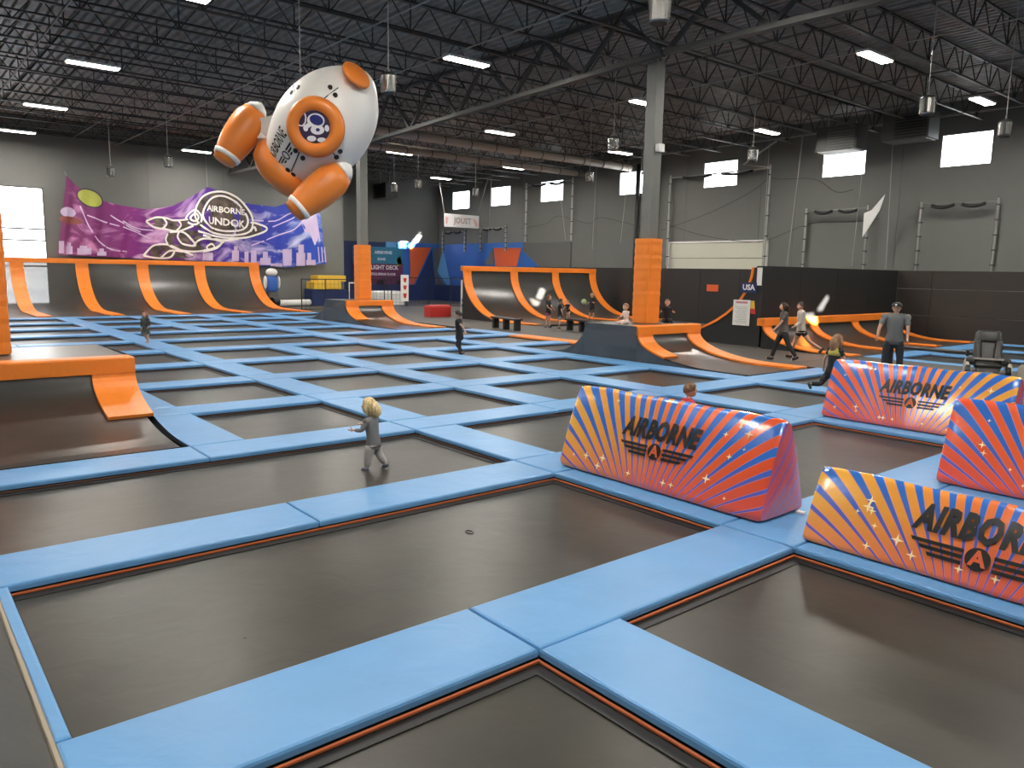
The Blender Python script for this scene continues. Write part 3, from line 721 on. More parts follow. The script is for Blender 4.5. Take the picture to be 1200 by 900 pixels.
# ================================================================ HANGING ROCKET
def rocket():
    Cc = CAM + (RT * ((375 - 600) / F) - UP * ((153 - 450) / F) + FW) * 17.6
    r_, u_, n_ = RT, UP, -FW
    e1 = (r_ * .70 + u_ * .645 + n_ * .31).normalized(); e3 = (n_ - e1 * n_.dot(e1)).normalized(); e2 = e3.cross(e1)
    o = thing('rocket_balloon', 'large white and orange inflatable space rocket hanging from the roof', 'balloon', Cc)
    prof = [(-1.3, .55), (-1.1, .68), (-.85, .82), (-.5, .95), (-.2, 1.03), (.05, 1.06), (.4, 1.04), (.8, .94), (1.15, .76), (1.42, .53), (1.58, .34), (1.68, .17), (1.71, 0)]
    def rad(t):
        for (a, ra), (b, rb) in zip(prof, prof[1:]):
            if a <= t <= b: return ra + (rb - ra) * (t - a) / (b - a)
        return prof[0][1] if t < prof[0][0] else 0
    pr = []; sp = spline(prof, 3); pr = [(p.x, max(p.y, 0)) for p in sp]
    white = mat('white_balloon', (.82, .80, .77), .38, bump=.05, bscale=2); org = mat('orange_balloon', (.80, .23, .035), .38, bump=.05, bscale=2)
    MB().lathe(pr, Cc, e1, 40).build('body', white, o, smooth=True)
    def S(t, ph, off=0): return Cc + e1 * t + (e3 * math.cos(ph) + e2 * math.sin(ph)) * (rad(t) + off)
    # orange skirt at the tail
    MB().lathe([(-.98, .70), (-1.03, .80), (-1.2, .86), (-1.42, .80), (-1.58, .62), (-1.66, .36), (-1.64, .08)], Cc, e1, 36).build('tail_skirt', org, o, smooth=True)
    # nose disc
    ax = (e1 * .9 + e3 * .28 - e2 * .10).normalized(); pc = Cc + e1 * 1.44 + e3 * .42 - e2 * .02
    MB().lathe([(0, .34), (.05, .35), (.09, .30), (.12, .02)], pc + ax * .12, ax, 24).build('nose_disc', org, o, smooth=True)
    # porthole
    wa = (e3 * .95 - e2 * .20 + e1 * .10).normalized(); wc = Cc + e1 * .24 - e2 * .27 + e3 * .90
    uu = (u_ - wa * u_.dot(wa)).normalized(); ww = uu.cross(wa)
    mb = MB(); v = []; f = []; NA, NB = 36, 12
    for i in range(NA):
        a = 2 * math.pi * i / NA; d = uu * math.sin(a) + ww * math.cos(a)
        for j in range(NB):
            b = 2 * math.pi * j / NB; v.append(wc + d * (.475 + .165 * math.cos(b)) + wa * (.165 * math.sin(b) + .03))
    for i in range(NA):
        for j in range(NB): f.append((i * NB + j, i * NB + (j + 1) % NB, ((i + 1) % NA) * NB + (j + 1) % NB, ((i + 1) % NA) * NB + j))
    mb.add(v, f).build('window_ring', org, o, smooth=True)
    def Wp(x, y, off=0): return wc + ww * x + uu * y + wa * (.12 + off)
    disc = decal(MB(), Wp, oval(0, 0, .37, .37), 0, 0).build('window', mat('dark_purple', (.035, .015, .06), .4), o)
    p = MB(); wh = M['wprint']
    decal(p, Wp, oval(.06, -.06, .15, .10), 0, .008); decal(p, Wp, oval(.04, .13, .19, .15), 0, .010); decal(p, Wp, oval(-.19, -.02, .055, .07), 0, .012); decal(p, Wp, oval(.27, -.03, .05, .07), 0, .012)
    decal(p, Wp, oval(-.08, -.24, .10, .06), 0, .012); decal(p, Wp, oval(.14, -.27, .10, .05), 0, .012); decal(p, Wp, [(-.12, -.02), (-.20, .03), (-.15, .08), (-.06, .02)], 0, .012)
    ribbon(p, Wp, [(-.34, .04), (-.26, .02), (-.19, .09), (-.17, .20), (-.19, .28)], .03, 0, .012)
    p.build('spaceman_print', wh, disc); p = MB(); decal(p, Wp, oval(.055, .14, .15, .105, -.3), 0, .016); decal(p, Wp, oval(.07, -.06, .045, .035), 0, .016); p.build('visor_print', mat('visor', (.02, .03, .16), .3), disc)
    # panel seams and rivets
    sm = M['ink']
    def seam(pts, w=.028): ribbon(mbs, S2, pts, w, 0, .01)
    S2 = lambda t, s_, off=0: S(t, s_ / 1.0, off)
    mbs = MB()
    seam([(.62 + .05 * i, -.02 - .002 * i) for i in range(12)]); seam([(-.42 - .05 * i, -.36 - .014 * i) for i in range(12)])
    seam([(.42 + .0 * i, .62 + .09 * i) for i in range(7)], .022); seam([(.12 - .03 * i, -.72 - .09 * i) for i in range(5)], .022)
    mbs.build('panel_seam', sm, o)
    for (t, ph) in ((.68, .08), (.66, -.13), (1.05, .10), (1.02, -.14), (-.46, -.28), (-.48, -.50), (-.98, -.42), (-.99, -.62), (.52, .68), (.34, .70), (.50, 1.15), (.34, 1.18), (.18, -1.0), (.02, -1.02)):
        c = S(t, ph, .004); nn = (e3 * math.cos(ph) + e2 * math.sin(ph)).normalized(); MB().lathe([(0, .058), (.02, .055), (.03, .02)], c, nn, 10).build('rivet', sm, o)
    # wordmark and winged badge
    vt, ft = text_mesh('AIRBORNE', .36, .008, .12, .42)
    bmx = MB().add([S(-.70 + p.x, (.20 + p.y * 1.15), .012) for p in vt], ft); bmx.build('lettering', sm, o)
    mb = MB()
    for k in range(3):
        for sg in (-1, 1): decal(mb, S, [(-.72 + sg * .09, -.07 - k * .075), (-.72 + sg * (.33 - k * .07), -.07 - k * .075), (-.72 + sg * (.30 - k * .07), -.115 - k * .075), (-.72 + sg * .09, -.115 - k * .075)][::sg], 0, .012)
    mb.build('wing_bars', sm, o)['kind'] = 'stuff'; mb = MB(); ribbon(mb, S, oval(-.72, -.16, .06, .11), .03, 0, .014, True); mb.build('badge', sm, o)
    # boosters
    def px(x, y, dn=0): return CAM + (RT * ((x - 600) / F) - UP * ((y - 450) / F) + FW) * (17.6 + dn)
    for (tip, end, lab) in (((306, 121), (261, 190), 0), ((411, 194), (343, 249), 1)):
        A = px(*tip, -.2 if lab else .25); E = px(*end, -.5 if lab else 0); d = (E - A); Lb = d.length; d.normalize()
        q = [(0, .02), (.04, .10), (.12, .20), (.25, .29), (.45, .38), (.7, .40), (.95, .395), (1.2, .36), (1.42, .30), (1.6, .25)]; q = [(t * Lb / 1.62, r * .98) for t, r in q]
        bo = MB().lathe([p for p in q if p[0] >= .24 * Lb / 1.62] + [(Lb * 1.0, .2)], A, d, 24).build('booster', org, o, smooth=True)
        MB().lathe([p for p in q if p[0] <= .26 * Lb / 1.62], A - d * .01, d, 20).build('white_tip', white, bo, smooth=True) if 1 else 0
        MB().lathe([(1.40 * Lb / 1.62, .30), (1.40 * Lb / 1.62, .32), (1.50 * Lb / 1.62, .295), (1.50 * Lb / 1.62, .27)], A, d, 24).build('white_band', white, bo, smooth=True)
        # fin joining booster to body
        mid = A + d * Lb * .35; mid2 = A + d * Lb * .62
        b1 = Cc + e1 * (-.30 if not lab else -.45) + e2 * (.80 if not lab else -.75) ; b2 = Cc + e1 * -1.05 + e2 * (.75 if not lab else -.70)
        off = n_ * .17
        MB().prism([p - off for p in (mid, b1, b2, mid2)], off * 2).build('fin', white, o)
    for (sx, sy, tx, ty) in ((349, 82, 350, 20), (322, 170, 322, 60)):
        pass
    p0 = px(352, 86, .3); MB().tube([p0, (p0.x, p0.y, 9.0)], .012, 5).build('hanging_wire', M['cable'], o)
    p0 = px(318, 190, .5); 
    return o
rocket()

# ================================================================ BANNERS
def banner_big():
    b = 47.86
    o = thing('wall_banner', 'long sagging purple and blue space banner with white-outlined astronaut on the back wall', 'banner', (15.5, b, 2.8))
    top = [(62, 22), (100, 60), (150, 97), (220, 130), (300, 150), (400, 165), (460, 160), (520, 148), (580, 120), (625, 92), (662, 70), (700, 82), (760, 112), (840, 142), (950, 155), (1030, 130), (1085, 118), (1140, 165)]
    bot = [(25, 357), (200, 366), (400, 376), (640, 384), (780, 392), (880, 406), (1000, 412), (1165, 397)]
    def lin(L, x):
        for (a, ya), (c, yc) in zip(L, L[1:]):
            if x <= c: return ya + (yc - ya) * (x - a) / (c - a)
        return L[-1][1]
    def cr(x, y): return (60 + x / 3.636, 200 + y / 3.636)
    def S(x, y, off=0):
        """crop coordinates of the banner drawing to its cloth"""
        yt = lin(top, x); yb = lin(bot, x); t = (y - yt) / max(1, yb - yt)
        px_, py_ = cr(x, y); p = on(px_, py_, b=b)
        fold = .10 * math.sin(x / 23 + t * 2.2 * math.sin(x / 150)) + .06 * math.sin(x / 9.5 + 3 * t); amp = .35 + .65 * abs(math.sin(t * 2.6))
        p.y -= fold * amp + .14 + off; return p
    v = []; f = []; NX, NY = 150, 14; uvs = []
    for i in range(NX + 1):
        s_ = i / NX; 
        for j in range(NY + 1):
            t = j / NY; xt = 62 + (1140 - 62) * s_; xb = 25 + (1165 - 25) * s_; x = xt + (xb - xt) * t; y = lin(top, xt) + (lin(bot, xb) - lin(top, xt)) * t
            px_, py_ = cr(x, y); p = on(px_, py_, b=b); fold = .10 * math.sin(x / 23 + t * 2.2 * math.sin(x / 150)) + .06 * math.sin(x / 9.5 + 3 * t); amp = .35 + .65 * abs(math.sin(t * 2.6)); p.y -= fold * amp + .14
            v.append(p); uvs.append((s_, t))
    for i in range(NX):
        for j in range(NY): q = i * (NY + 1) + j; f.append((q, q + 1, q + NY + 2, q + NY + 1))
    m = bpy.data.materials.new('space_cloth'); m.use_nodes = True; nt = m.node_tree; N = nt.nodes; L = nt.links; bs = N['Principled BSDF']; bs.inputs['Roughness'].default_value = .5
    uv = N.new('ShaderNodeUVMap'); mp = N.new('ShaderNodeMapping'); L.new(uv.outputs[0], mp.inputs[0]); mp.inputs['Scale'].default_value = (5, 2.2, 1); mp.inputs['Rotation'].default_value = (0, 0, .55)
    sx = N.new('ShaderNodeSeparateXYZ'); L.new(uv.outputs[0], sx.inputs[0]); r1 = N.new('ShaderNodeValToRGB'); L.new(sx.outputs[0], r1.inputs[0]); e = r1.color_ramp.elements
    e[0].color = (.20, .035, .14, 1); e[1].color = (.02, .07, .48, 1); e[1].position = .96
    for ps, c in ((.25, (.22, .02, .19)), (.45, (.12, .012, .22)), (.62, (.06, .02, .30)), (.72, (.035, .035, .38))): q = e.new(ps); q.color = (*c, 1)
    n1 = N.new('ShaderNodeTexNoise'); n1.inputs['Scale'].default_value = 1.6; n1.inputs['Detail'].default_value = 4; n1.inputs['Distortion'].default_value = 1.2; L.new(mp.outputs[0], n1.inputs[0])
    r2 = N.new('ShaderNodeValToRGB'); L.new(n1.outputs[0], r2.inputs[0]); r2.color_ramp.elements[0].position = .50; r2.color_ramp.elements[1].position = .70
    mx = N.new('ShaderNodeMix'); mx.data_type = 'RGBA'; L.new(r2.outputs[0], mx.inputs[0]); L.new(r1.outputs[0], mx.inputs[6])
    r3 = N.new('ShaderNodeValToRGB'); L.new(sx.outputs[0], r3.inputs[0]); r3.color_ramp.elements[0].color = (.62, .22, .48, 1); r3.color_ramp.elements[1].color = (.62, .72, .95, 1); q = r3.color_ramp.elements.new(.4); q.color = (.75, .45, .75, 1)
    L.new(r3.outputs[0], mx.inputs[7]); L.new(mx.outputs[2], bs.inputs['Base Color'])
    mb = MB().add(v, f); mb.uv = uvs; cl = mb.build('cloth', m, o, smooth=True)
    lilac = mat('pale_lilac_print', (.62, .50, .72), .5); dk = mat('dark_print', (.05, .035, .06), .5); yg = mat('yellow_green_print', (.42, .45, .08), .5); mag = mat('magenta_print', (.40, .05, .35), .5); brn = mat('brown_print', (.25, .07, .06), .5)
    def fan(mb, pts, off):
        """fill an outline with a fan of small faces that keep to the folds"""
        cx = sum(p[0] for p in pts) / len(pts); cy = sum(p[1] for p in pts) / len(pts); n = len(pts); v = [S(cx, cy, off)]
        for k in (1, 2, 3): v += [S(cx + (p[0] - cx) * k / 3, cy + (p[1] - cy) * k / 3, off) for p in pts]
        f = [(0, 1 + i, 1 + (i + 1) % n) for i in range(n)]
        for k in (0, 1): f += [(1 + k * n + i, 1 + (k + 1) * n + i, 1 + (k + 1) * n + (i + 1) % n, 1 + k * n + (i + 1) % n) for i in range(n)]
        mb.add(v, f)
    # skyline
    mb = MB()
    for (x0, x1, y0, y1) in ((30, 52, 300, 352), (62, 90, 322, 355), (68, 84, 306, 322), (108, 168, 330, 358), (118, 150, 320, 330), (195, 232, 345, 362), (204, 222, 332, 345), (640, 685, 350, 383), (765, 795, 340, 385), (772, 788, 322, 340), (818, 838, 345, 392), (850, 872, 338, 392), (885, 930, 372, 402), (895, 918, 345, 372), (985, 1018, 335, 405), (1040, 1080, 350, 405), (1048, 1072, 315, 350), (1085, 1120, 380, 402), (1090, 1105, 350, 380), (930, 982, 395, 408)):
        fan(mb, [(x0, y0), ((x0 + x1) / 2, y0), (x1, y0), (x1, (y0 + y1) / 2), (x1, y1), ((x0 + x1) / 2, y1), (x0, y1), (x0, (y0 + y1) / 2)], .02)
    for x in (1128, 1143, 1156): fan(mb, [(x, 325), (x + 5, 325), (x + 11, 390), (x + 6, 390)], .02)
    fan(mb, [(1060, 215), (1085, 165), (1125, 170), (1140, 300), (1118, 318), (1100, 262), (1075, 262)], .02)
    mb.build('skyline_print', lilac, cl)['kind'] = 'stuff'
    mb = MB(); fan(mb, oval(162, 118, 56, 33, .45), .02); mb.build('planet_print', yg, cl); mb = MB(); ribbon(mb, S, oval(162, 118, 57, 34, .45), 5, 0, .03, True); mb.build('planet_outline', dk, cl)
    mb = MB(); fan(mb, oval(70, 178, 34, 22, .15), .02); mb.build('saucer_dome_print', lilac, cl); mb = MB(); fan(mb, oval(80, 212, 52, 16, .15), .025); mb.build('saucer_print', brn, cl)
    # astronaut: dark mottled fill and thick white outlines
    mb = MB(); fan(mb, spline([(598, 215), (640, 110), (720, 92), (800, 130), (855, 200), (835, 262), (740, 275), (650, 255)], 4, True), .02)
    fan(mb, spline([(402, 215), (450, 198), (520, 208), (590, 210), (560, 255), (480, 250)], 4, True), .02)
    fan(mb, spline([(480, 310), (500, 262), (600, 255), (740, 300), (640, 345), (540, 350)], 4, True), .02)
    fan(mb, spline([(392, 362), (430, 318), (500, 322), (560, 345), (600, 368), (480, 374)], 4, True), .02)
    fan(mb, spline([(840, 225), (880, 225), (912, 250), (880, 268), (830, 285), (740, 295)], 4, True), .02)
    mb.build('astronaut_fill', mat('astronaut_fill', (.09, .065, .05), .5, var=.8, vscale=2.2), cl)
    mb = MB(); wl = 8
    for pts, cl_ in (([(605, 190), (640, 112), (720, 90), (800, 126), (852, 200), (838, 262), (740, 275), (655, 250)], 1), ([(640, 190), (668, 128), (720, 108), (785, 138), (832, 200), (818, 248), (740, 258), (672, 238)], 1),
                     ([(575, 195), (605, 168), (632, 190), (632, 218), (600, 230), (575, 215)], 1), ([(590, 197), (608, 182), (622, 200), (610, 215), (592, 210)], 1),
                     ([(402, 215), (440, 200), (480, 202), (520, 212), (580, 208)], 0), ([(402, 215), (430, 240), (480, 250), (540, 258), (600, 235)], 0), ([(470, 200), (485, 225), (470, 245)], 0), ([(535, 210), (550, 232), (530, 256)], 0),
                     ([(490, 268), (482, 300), (520, 330), (600, 345), (690, 330), (735, 300)], 0), ([(500, 262), (560, 262), (590, 290), (610, 320), (560, 312), (535, 285), (540, 262)], 0), ([(600, 320), (640, 290), (720, 302), (700, 330), (640, 345)], 0), ([(655, 325), (680, 312), (690, 330), (668, 338)], 1),
                     ([(390, 362), (430, 320), (490, 315), (540, 335), (600, 360)], 0), ([(390, 362), (440, 372), (500, 370), (520, 345)], 0), ([(460, 372), (500, 342), (560, 345)], 0), ([(620, 258), (700, 280), (780, 288), (850, 280), (912, 250), (870, 225), (845, 222)], 0), ([(640, 275), (720, 296), (790, 292)], 0), ([(845, 260), (862, 240), (870, 258)], 0)):
        ribbon(mb, S, spline(pts, 5, bool(cl_)), wl, 0, .07, bool(cl_))
    mb.build('astronaut_outline', mat('outline_white', (.88, .84, .80), .5), cl)
    mb = MB()
    for s_, x, y, sz in (('AIRBORNE', 738, 170, 34), ('UNDOK', 740, 222, 42)):
        vt, ft = text_mesh(s_, sz, sz * .03); mb.add([S(x + p.x, y - p.y + (p.x) * .12, .13) for p in vt], ft)
    mb.build('lettering', mat('letter_white', (.88, .84, .80), .5), cl)
    # swooshes and stars
    mb = MB()
    for pts in ([(150, 190), (230, 220), (330, 250), (420, 290)], [(250, 190), (320, 235), (380, 262)], [(300, 215), (360, 245), (430, 255)], [(120, 150), (170, 260), (240, 330), (320, 345)], [(850, 210), (950, 215), (1020, 180), (1080, 185)], [(850, 320), (950, 280), (1030, 250), (1080, 200)], [(940, 240), (1020, 205), (1060, 170)]): ribbon(mb, S, spline(pts, 4), 5, 0, .02)
    mb.build('swoosh_print', mat('swoosh', (.72, .55, .78), .5), cl)['kind'] = 'stuff'
    # ropes holding the corners
    mb = MB(); p = S(662, 70, 0); mb.tube([p, (p.x, p.y + .1, 8.9)], .015, 5); mb.build('rope', M['cable'], o); p = S(63, 22, 0); MB().tube([p, (p.x - .05, p.y + .2, 7.3)], .015, 5).build('rope', M['cable'], o); p = S(1130, 150, 0); MB().tube([p, (p.x, p.y + .1, 8.9)], .015, 5).build('rope', M['cable'], o)
banner_big()
def flat_sign(name, label, c0, c1, mt, plane, texts=(), cat='banner', th=.03, shapes=()):
    """rectangular board between two picture points on the plane x=a or y=b; texts (s, u, v, size, material)"""
    k, val = plane; P0 = on(*c0, **{k: val}); P1 = on(*c1, **{k: val}); hgt = P0.z - P1.z
    right = Vector((1, 0, 0)) if k == 'b' else Vector((0, -1, 0)); wid = abs(P1.x - P0.x) if k == 'b' else abs(P1.y - P0.y); nn = Vector((0, -1, 0)) if k == 'b' else Vector((-1, 0, 0)); up = Vector((0, 0, 1))
    o = thing(name, label, cat, P0.lerp(P1, .5)); c = [P0, P0 + right * wid, P0 + right * wid - up * hgt, P0 - up * hgt]
    bd = MB().prism(c, nn * th).build('board', mt, o)
    S = lambda u, v, off=0: P0 + right * (u * wid) - up * (v * hgt) + nn * (th + off)
    for s_, u, v, sz, m_, *rest in texts:
        vt, ft = text_mesh(s_, sz * hgt, sz * hgt * .03, 0, rest[0] if rest else 1); MB().add([S(u, v, .01) + right * p.x + up * p.y for p in vt], ft).build('lettering', m_, bd)
    for nm, m_, polys in shapes:
        mb = MB()
        for q in polys: decal(mb, S, q, 0, .005)
        mb.build(nm, m_, bd)
    return o, S
fd, S_ = flat_sign('wall_banner', 'colourful spring-floor banner with white lettering on the far back wall', (413, 288), (472, 354), mat('maroon_cloth', (.12, .02, .08), .5), ('b', 52.75),
          [('AIRBORNE', .60, .10, .075, M['wprint']), ('ZONE', .56, .22, .06, M['wprint']), ('THE FLIGHT DECK', .5, .37, .105, M['wprint'], .95), ('GYMNASTICS SPRING FLOOR', .5, .49, .06, M['wprint'], .9)],
          shapes=[('sky_band', mat('teal_print', (.03, .20, .35), .5), [[(0, 0), (1, 0), (1, .30), (0, .30)]]), ('splash_left', mat('yellow_splash', (.55, .55, .05), .5), [[(.02, .2), (.1, .12), (.2, .2), (.14, .33), (.04, .32)], [(.86, .22), (.95, .15), (.98, .3), (.9, .34)]]),
                  ('gymnast_print', M['ink'], [[(.05, .75), (.12, .6), (.2, .62), (.16, .85), (.08, .95)], [(.46, .62), (.58, .58), (.66, .72), (.74, .88), (.6, .84), (.52, .78)], [(.86, .62), (.97, .55), (.99, .8), (.9, .85)]]), ('floor_print', mat('grey_splash', (.2, .2, .22), .5), [[(.52, .86), (.86, .8), (.9, .95), (.55, .97)]])])
js, S_ = flat_sign('hanging_banner', 'small white hanging banner with grey outlined lettering below the high windows', (520.5, 250), (561, 268), mat('pale_cloth', (.55, .55, .55), .5), ('b', 46.0),
          [('JOUST', .52, .5, .62, mat('grey_red_print', (.30, .22, .22), .5), .95)], shapes=[('red_corner', mat('pink_splash', (.6, .3, .28), .5), [[(.8, .2), (.9, .35), (.98, .8), (.9, .9)], [(.02, .2), (.12, .3), (.08, .8), (.03, .8)]])])
for x in (521, 560):
    p = on(x, 250, b=46.0); MB().tube([p, p + Vector((-.6 if x < 530 else .9, 0, 9.2 - p.z))], .014, 5).build('rope', M['cable'], js)

# ================================================================ PEOPLE
def cloth(name, c, var=0, vscale=30): return mat(name, c, .8, bump=.25, bscale=18, var=var, vscale=vscale)
def skin_mesh(name, chains, mt, parent, sub=1, extra=None, lofts=()):
    """chains: list of chains; chain = list of (pos, radius) ; a chain may start at ('@', key) to branch from a named joint"""
    me = bpy.data.meshes.new(name); vs_ = []; es = []; rad = []; roots = []; names = {}
    for ch in chains:
        prev = None
        for it in ch:
            if isinstance(it, str): prev = names[it]; continue
            p, r = it[0], it[1]; vs_.append(tuple(p)); rad.append(r if isinstance(r, tuple) else (r, r)); i = len(vs_) - 1
            if len(it) > 2: names[it[2]] = i
            if prev is None: roots.append(i)
            else: es.append((prev, i))
            prev = i
    me.from_pydata(vs_, es, [])
    o = bpy.data.objects.new(name, me); C.objects.link(o)
    sk = o.modifiers.new('s', 'SKIN'); sk.use_smooth_shade = True; sk.branch_smoothing = .6
    if not me.skin_vertices: bpy.context.view_layer.objects.active = o
    sv = me.skin_vertices[0].data if me.skin_vertices else None
    if sv is None:
        bm = bmesh.new(); bm.from_mesh(me); bm.verts.layers.skin.verify(); bm.to_mesh(me); bm.free(); sv = me.skin_vertices[0].data
    for i, r in enumerate(rad): sv[i].radius = r; sv[i].use_root = i in roots
    ss = o.modifiers.new('u', 'SUBSURF'); ss.levels = sub; ss.render_levels = sub
    dg = bpy.context.evaluated_depsgraph_get(); dg.update(); m2 = bpy.data.meshes.new_from_object(o.evaluated_get(dg)); bpy.data.objects.remove(o); bpy.data.meshes.remove(me)
    if extra or lofts:
        bm = bmesh.new(); bm.from_mesh(m2)
        for rings in lofts:
            n = 18; R_ = [[bm.verts.new(c + X * rx * math.cos(2 * math.pi * q / n) + Y * ry * math.sin(2 * math.pi * q / n)) for q in range(n)] for (c, X, Y, rx, ry) in rings]
            for A_, B_ in zip(R_, R_[1:]):
                for q in range(n): bm.faces.new((A_[q], A_[(q + 1) % n], B_[(q + 1) % n], B_[q])).smooth = True
            bm.faces.new(R_[0][::-1]); bm.faces.new(R_[-1])
        extra = extra or []
        for (c, r, n) in extra:
            vv = {}
            mb = MB().ell(c, r, n, n // 2 + 2); ids = [bm.verts.new(p) for p in mb.v]
            for q in mb.f:
                try: bm.faces.new([ids[i] for i in q]).smooth = True
                except ValueError: pass
        bmesh.ops.remove_doubles(bm, verts=bm.verts, dist=1e-5); bm.to_mesh(m2); bm.free()
    m2.name = name; m2.materials.clear(); m2.materials.append(mt); o = bpy.data.objects.new(name, m2); C.objects.link(o); o.parent = parent
    return o
def rotx(v, a): return Vector((v.x, v.y * math.cos(a) - v.z * math.sin(a), v.y * math.sin(a) + v.z * math.cos(a)))
def human(label, loc, face, h, head, legs, arms, cols, hair='short', hair_col=(.05, .03, .02), skin='skin', lean=0, sleeve=.5, pant=1.0, build=1.0, skirt=0, yoke=None, headturn=0, headpitch=0, sit=None, shoe=(.1, .1, .1), hat=None, fem=False, barefoot=False, long_hair=0):
    """face: heading of the body (radians, 0 = +Y); legs/arms: per side (swing, bend, spread) in degrees; local +Y is forward"""
    root = thing('person', label, 'person', loc, face)
    hh = h * head; bodyh = h - hh; leg = bodyh * (.60 if head < .15 else .55 if head < .18 else .50); tor = bodyh - leg
    k = h * build; J = {}
    shank = leg * .47; thigh = leg * .47; ankle_h = leg * .06
    def legj(side, s_, bend, sp):
        hx = side * .052 * k; H = Vector((hx, 0, 0)); s_, bend, sp = R(s_), R(bend), R(sp)
        d1 = Vector((side * math.sin(sp), math.cos(sp) * math.sin(s_), -math.cos(sp) * math.cos(s_))); K = H + d1 * thigh
        d2 = Vector((side * math.sin(sp) * .4, math.sin(s_ - bend), -math.cos(s_ - bend))).normalized(); A = K + d2 * shank
        fo = s_ - bend; fo = max(-1.2, min(.6, fo)) if sit is None else fo * .3
        toe = A + rotx(Vector((side * .012 * h, .095 * h, -ankle_h * .55)), min(0, fo + .25) if fo < -.25 else 0)
        heel = A + rotx(Vector((0, -.03 * h, -ankle_h * .55)), min(0, fo + .25) if fo < -.25 else 0)
        return H, K, A, toe, heel
    Lg = {s_: legj(s_, *legs[i]) for i, s_ in enumerate((-1, 1))}
    low = min(min(q[3].z, q[4].z, q[2].z - ankle_h * .5) for q in Lg.values()) - .012 * h
    pz = -low if sit is None else sit
    P0 = Vector((0, 0, pz))
    for s_ in Lg: Lg[s_] = tuple(q + P0 for q in Lg[s_])
    ln = R(lean); T = lambda x, y, z: P0 + rotx(Vector((x, y, z)), -ln)
    pel = T(0, 0, .0); sp1 = T(0, .004 * h, tor * .30); ch = T(0, .008 * h, tor * .66); cl = T(0, 0, tor * .90); nk = T(0, 0, tor * 1.0)
    hb = nk + rotx(Vector((0, .01 * h, hh * .16)), -ln * .5 - R(headpitch)); 
    hc = hb + rotx(Vector((0, .06 * hh, hh * .40)), -ln * .3 - R(headpitch))
    shw = (.118 if head < .15 else .105) * k * (.92 if fem else 1)
    Am = {}
    for i, s_ in enumerate((-1, 1)):
        sw, be, ab = [R(q) for q in arms[i]]; S = T(s_ * shw, 0, tor * .86); ua = h * (.165 if head < .15 else .15); fa = h * (.145 if head < .15 else .13)
        d1 = Vector((s_ * math.sin(ab), math.cos(ab) * math.sin(sw), -math.cos(ab) * math.cos(sw))); E = S + d1 * ua
        d2 = Vector((s_ * math.sin(ab) * .25, math.sin(sw + be), -math.cos(sw + be))).normalized(); Wr = E + d2 * fa
        Am[s_] = (S, E, Wr, d2)
    chains = [[(pel, .066 * k), (sp1, (.062 * k, .052 * k)), (ch, (.075 * k, .055 * k), 'ch'), (cl, (.050 * k, .042 * k), 'cl'), (nk, .027 * k * (1.1 if head > .15 else 1)), (hb, .030 * k * (1.1 if head > .15 else 1))]]
    chains[0][0] = (pel, (.068 * k, .056 * k), 'pel')
    for s_ in (-1, 1):
        H, K, A, toe, heel = Lg[s_]
        chains.append(['pel', (H + Vector((0, 0, -.01 * h)), .050 * k), (H.lerp(K, .5), .044 * k), (K, .031 * k), (K.lerp(A, .35), .032 * k), (K.lerp(A, .8), .021 * k), (A, .019 * k), (A.lerp(toe, .5) + Vector((0, 0, -.004 * h)), .020 * k), (toe, .013 * k)])
        S, E, Wr, d2 = Am[s_]; side = Vector((s_, 0, 0)); pn = d2.cross(side).normalized(); hl = hh * .36
        palm = Wr + d2 * hl * .35
        chains.append(['cl', (S, .031 * k), (S.lerp(E, .5), .026 * k), (E, .020 * k), (E.lerp(Wr, .4), .020 * k), (Wr, .0125 * k), (palm, (.022 * k, .011 * k)), (Wr + d2 * hl * .62, (.020 * k, .010 * k))])
        lat = d2.cross(pn).normalized()
        for fi, (off, ln_) in enumerate(((-.9, .82), (-.3, .95), (.3, .90), (.9, .74))):
            b0 = Wr + d2 * hl * .55 + lat * off * .016 * k; t1 = b0 + d2 * hl * .34 * ln_; t2 = t1 + (d2 * .8 - side * .45 * s_ * s_ + pn * .15).normalized() * hl * .30 * ln_
            chains.append([(b0, .0062 * k), (t1, .0056 * k), (t2, .0042 * k)])
        tb = Wr + d2 * hl * .22 + pn * .012 * k; chains.append([(tb, .0075 * k), (tb + (d2 * .6 + pn * .8) * hl * .28, .0062 * k), (tb + (d2 * 1.0 + pn * .9) * hl * .42, .0048 * k)])
    # head
    ht = R(headturn); fx = Vector((math.sin(-ht), math.cos(ht), 0)); rx = Vector((fx.y, -fx.x, 0)); up = Vector((0, 0, 1))
    hr = hh * .5
    extra = [(hc, (hr * .76, hr * .86, hr * .98), 16), (hc + fx * hr * .30 - up * hr * .45, (hr * .50, hr * .52, hr * .50), 12),
             (hc + fx * hr * .86 - up * hr * .12, (hr * .12, hr * .16, hr * .20), 8), (hc + rx * hr * .76 - up * hr * .08, (hr * .10, hr * .16, hr * .24), 8), (hc - rx * hr * .76 - up * hr * .08, (hr * .10, hr * .16, hr * .24), 8)]
    body = skin_mesh('body', chains, M[skin], root, 1, extra)
    for s_ in (-1, 1):
        MB().ell(hc + fx * hr * .78 + rx * s_ * hr * .30 + up * hr * .02, (hr * .09, hr * .09, hr * .06), 8, 5).build('eye', M['dark'], body, world=False)
    MB().ell(hc + fx * hr * .80 - up * hr * .50, (hr * .20, hr * .08, hr * .045), 8, 5).build('mouth', M['lip'], body, world=False)
    # hair: cap that leaves the face open
    hm = mat('hair_' + hair, hair_col, .55, bump=.6, bscale=60, stretch=(1, 1, .2), var=.3, vscale=40)
    mb = MB(); v = []; f = []; n1, n2 = 20, 10; 
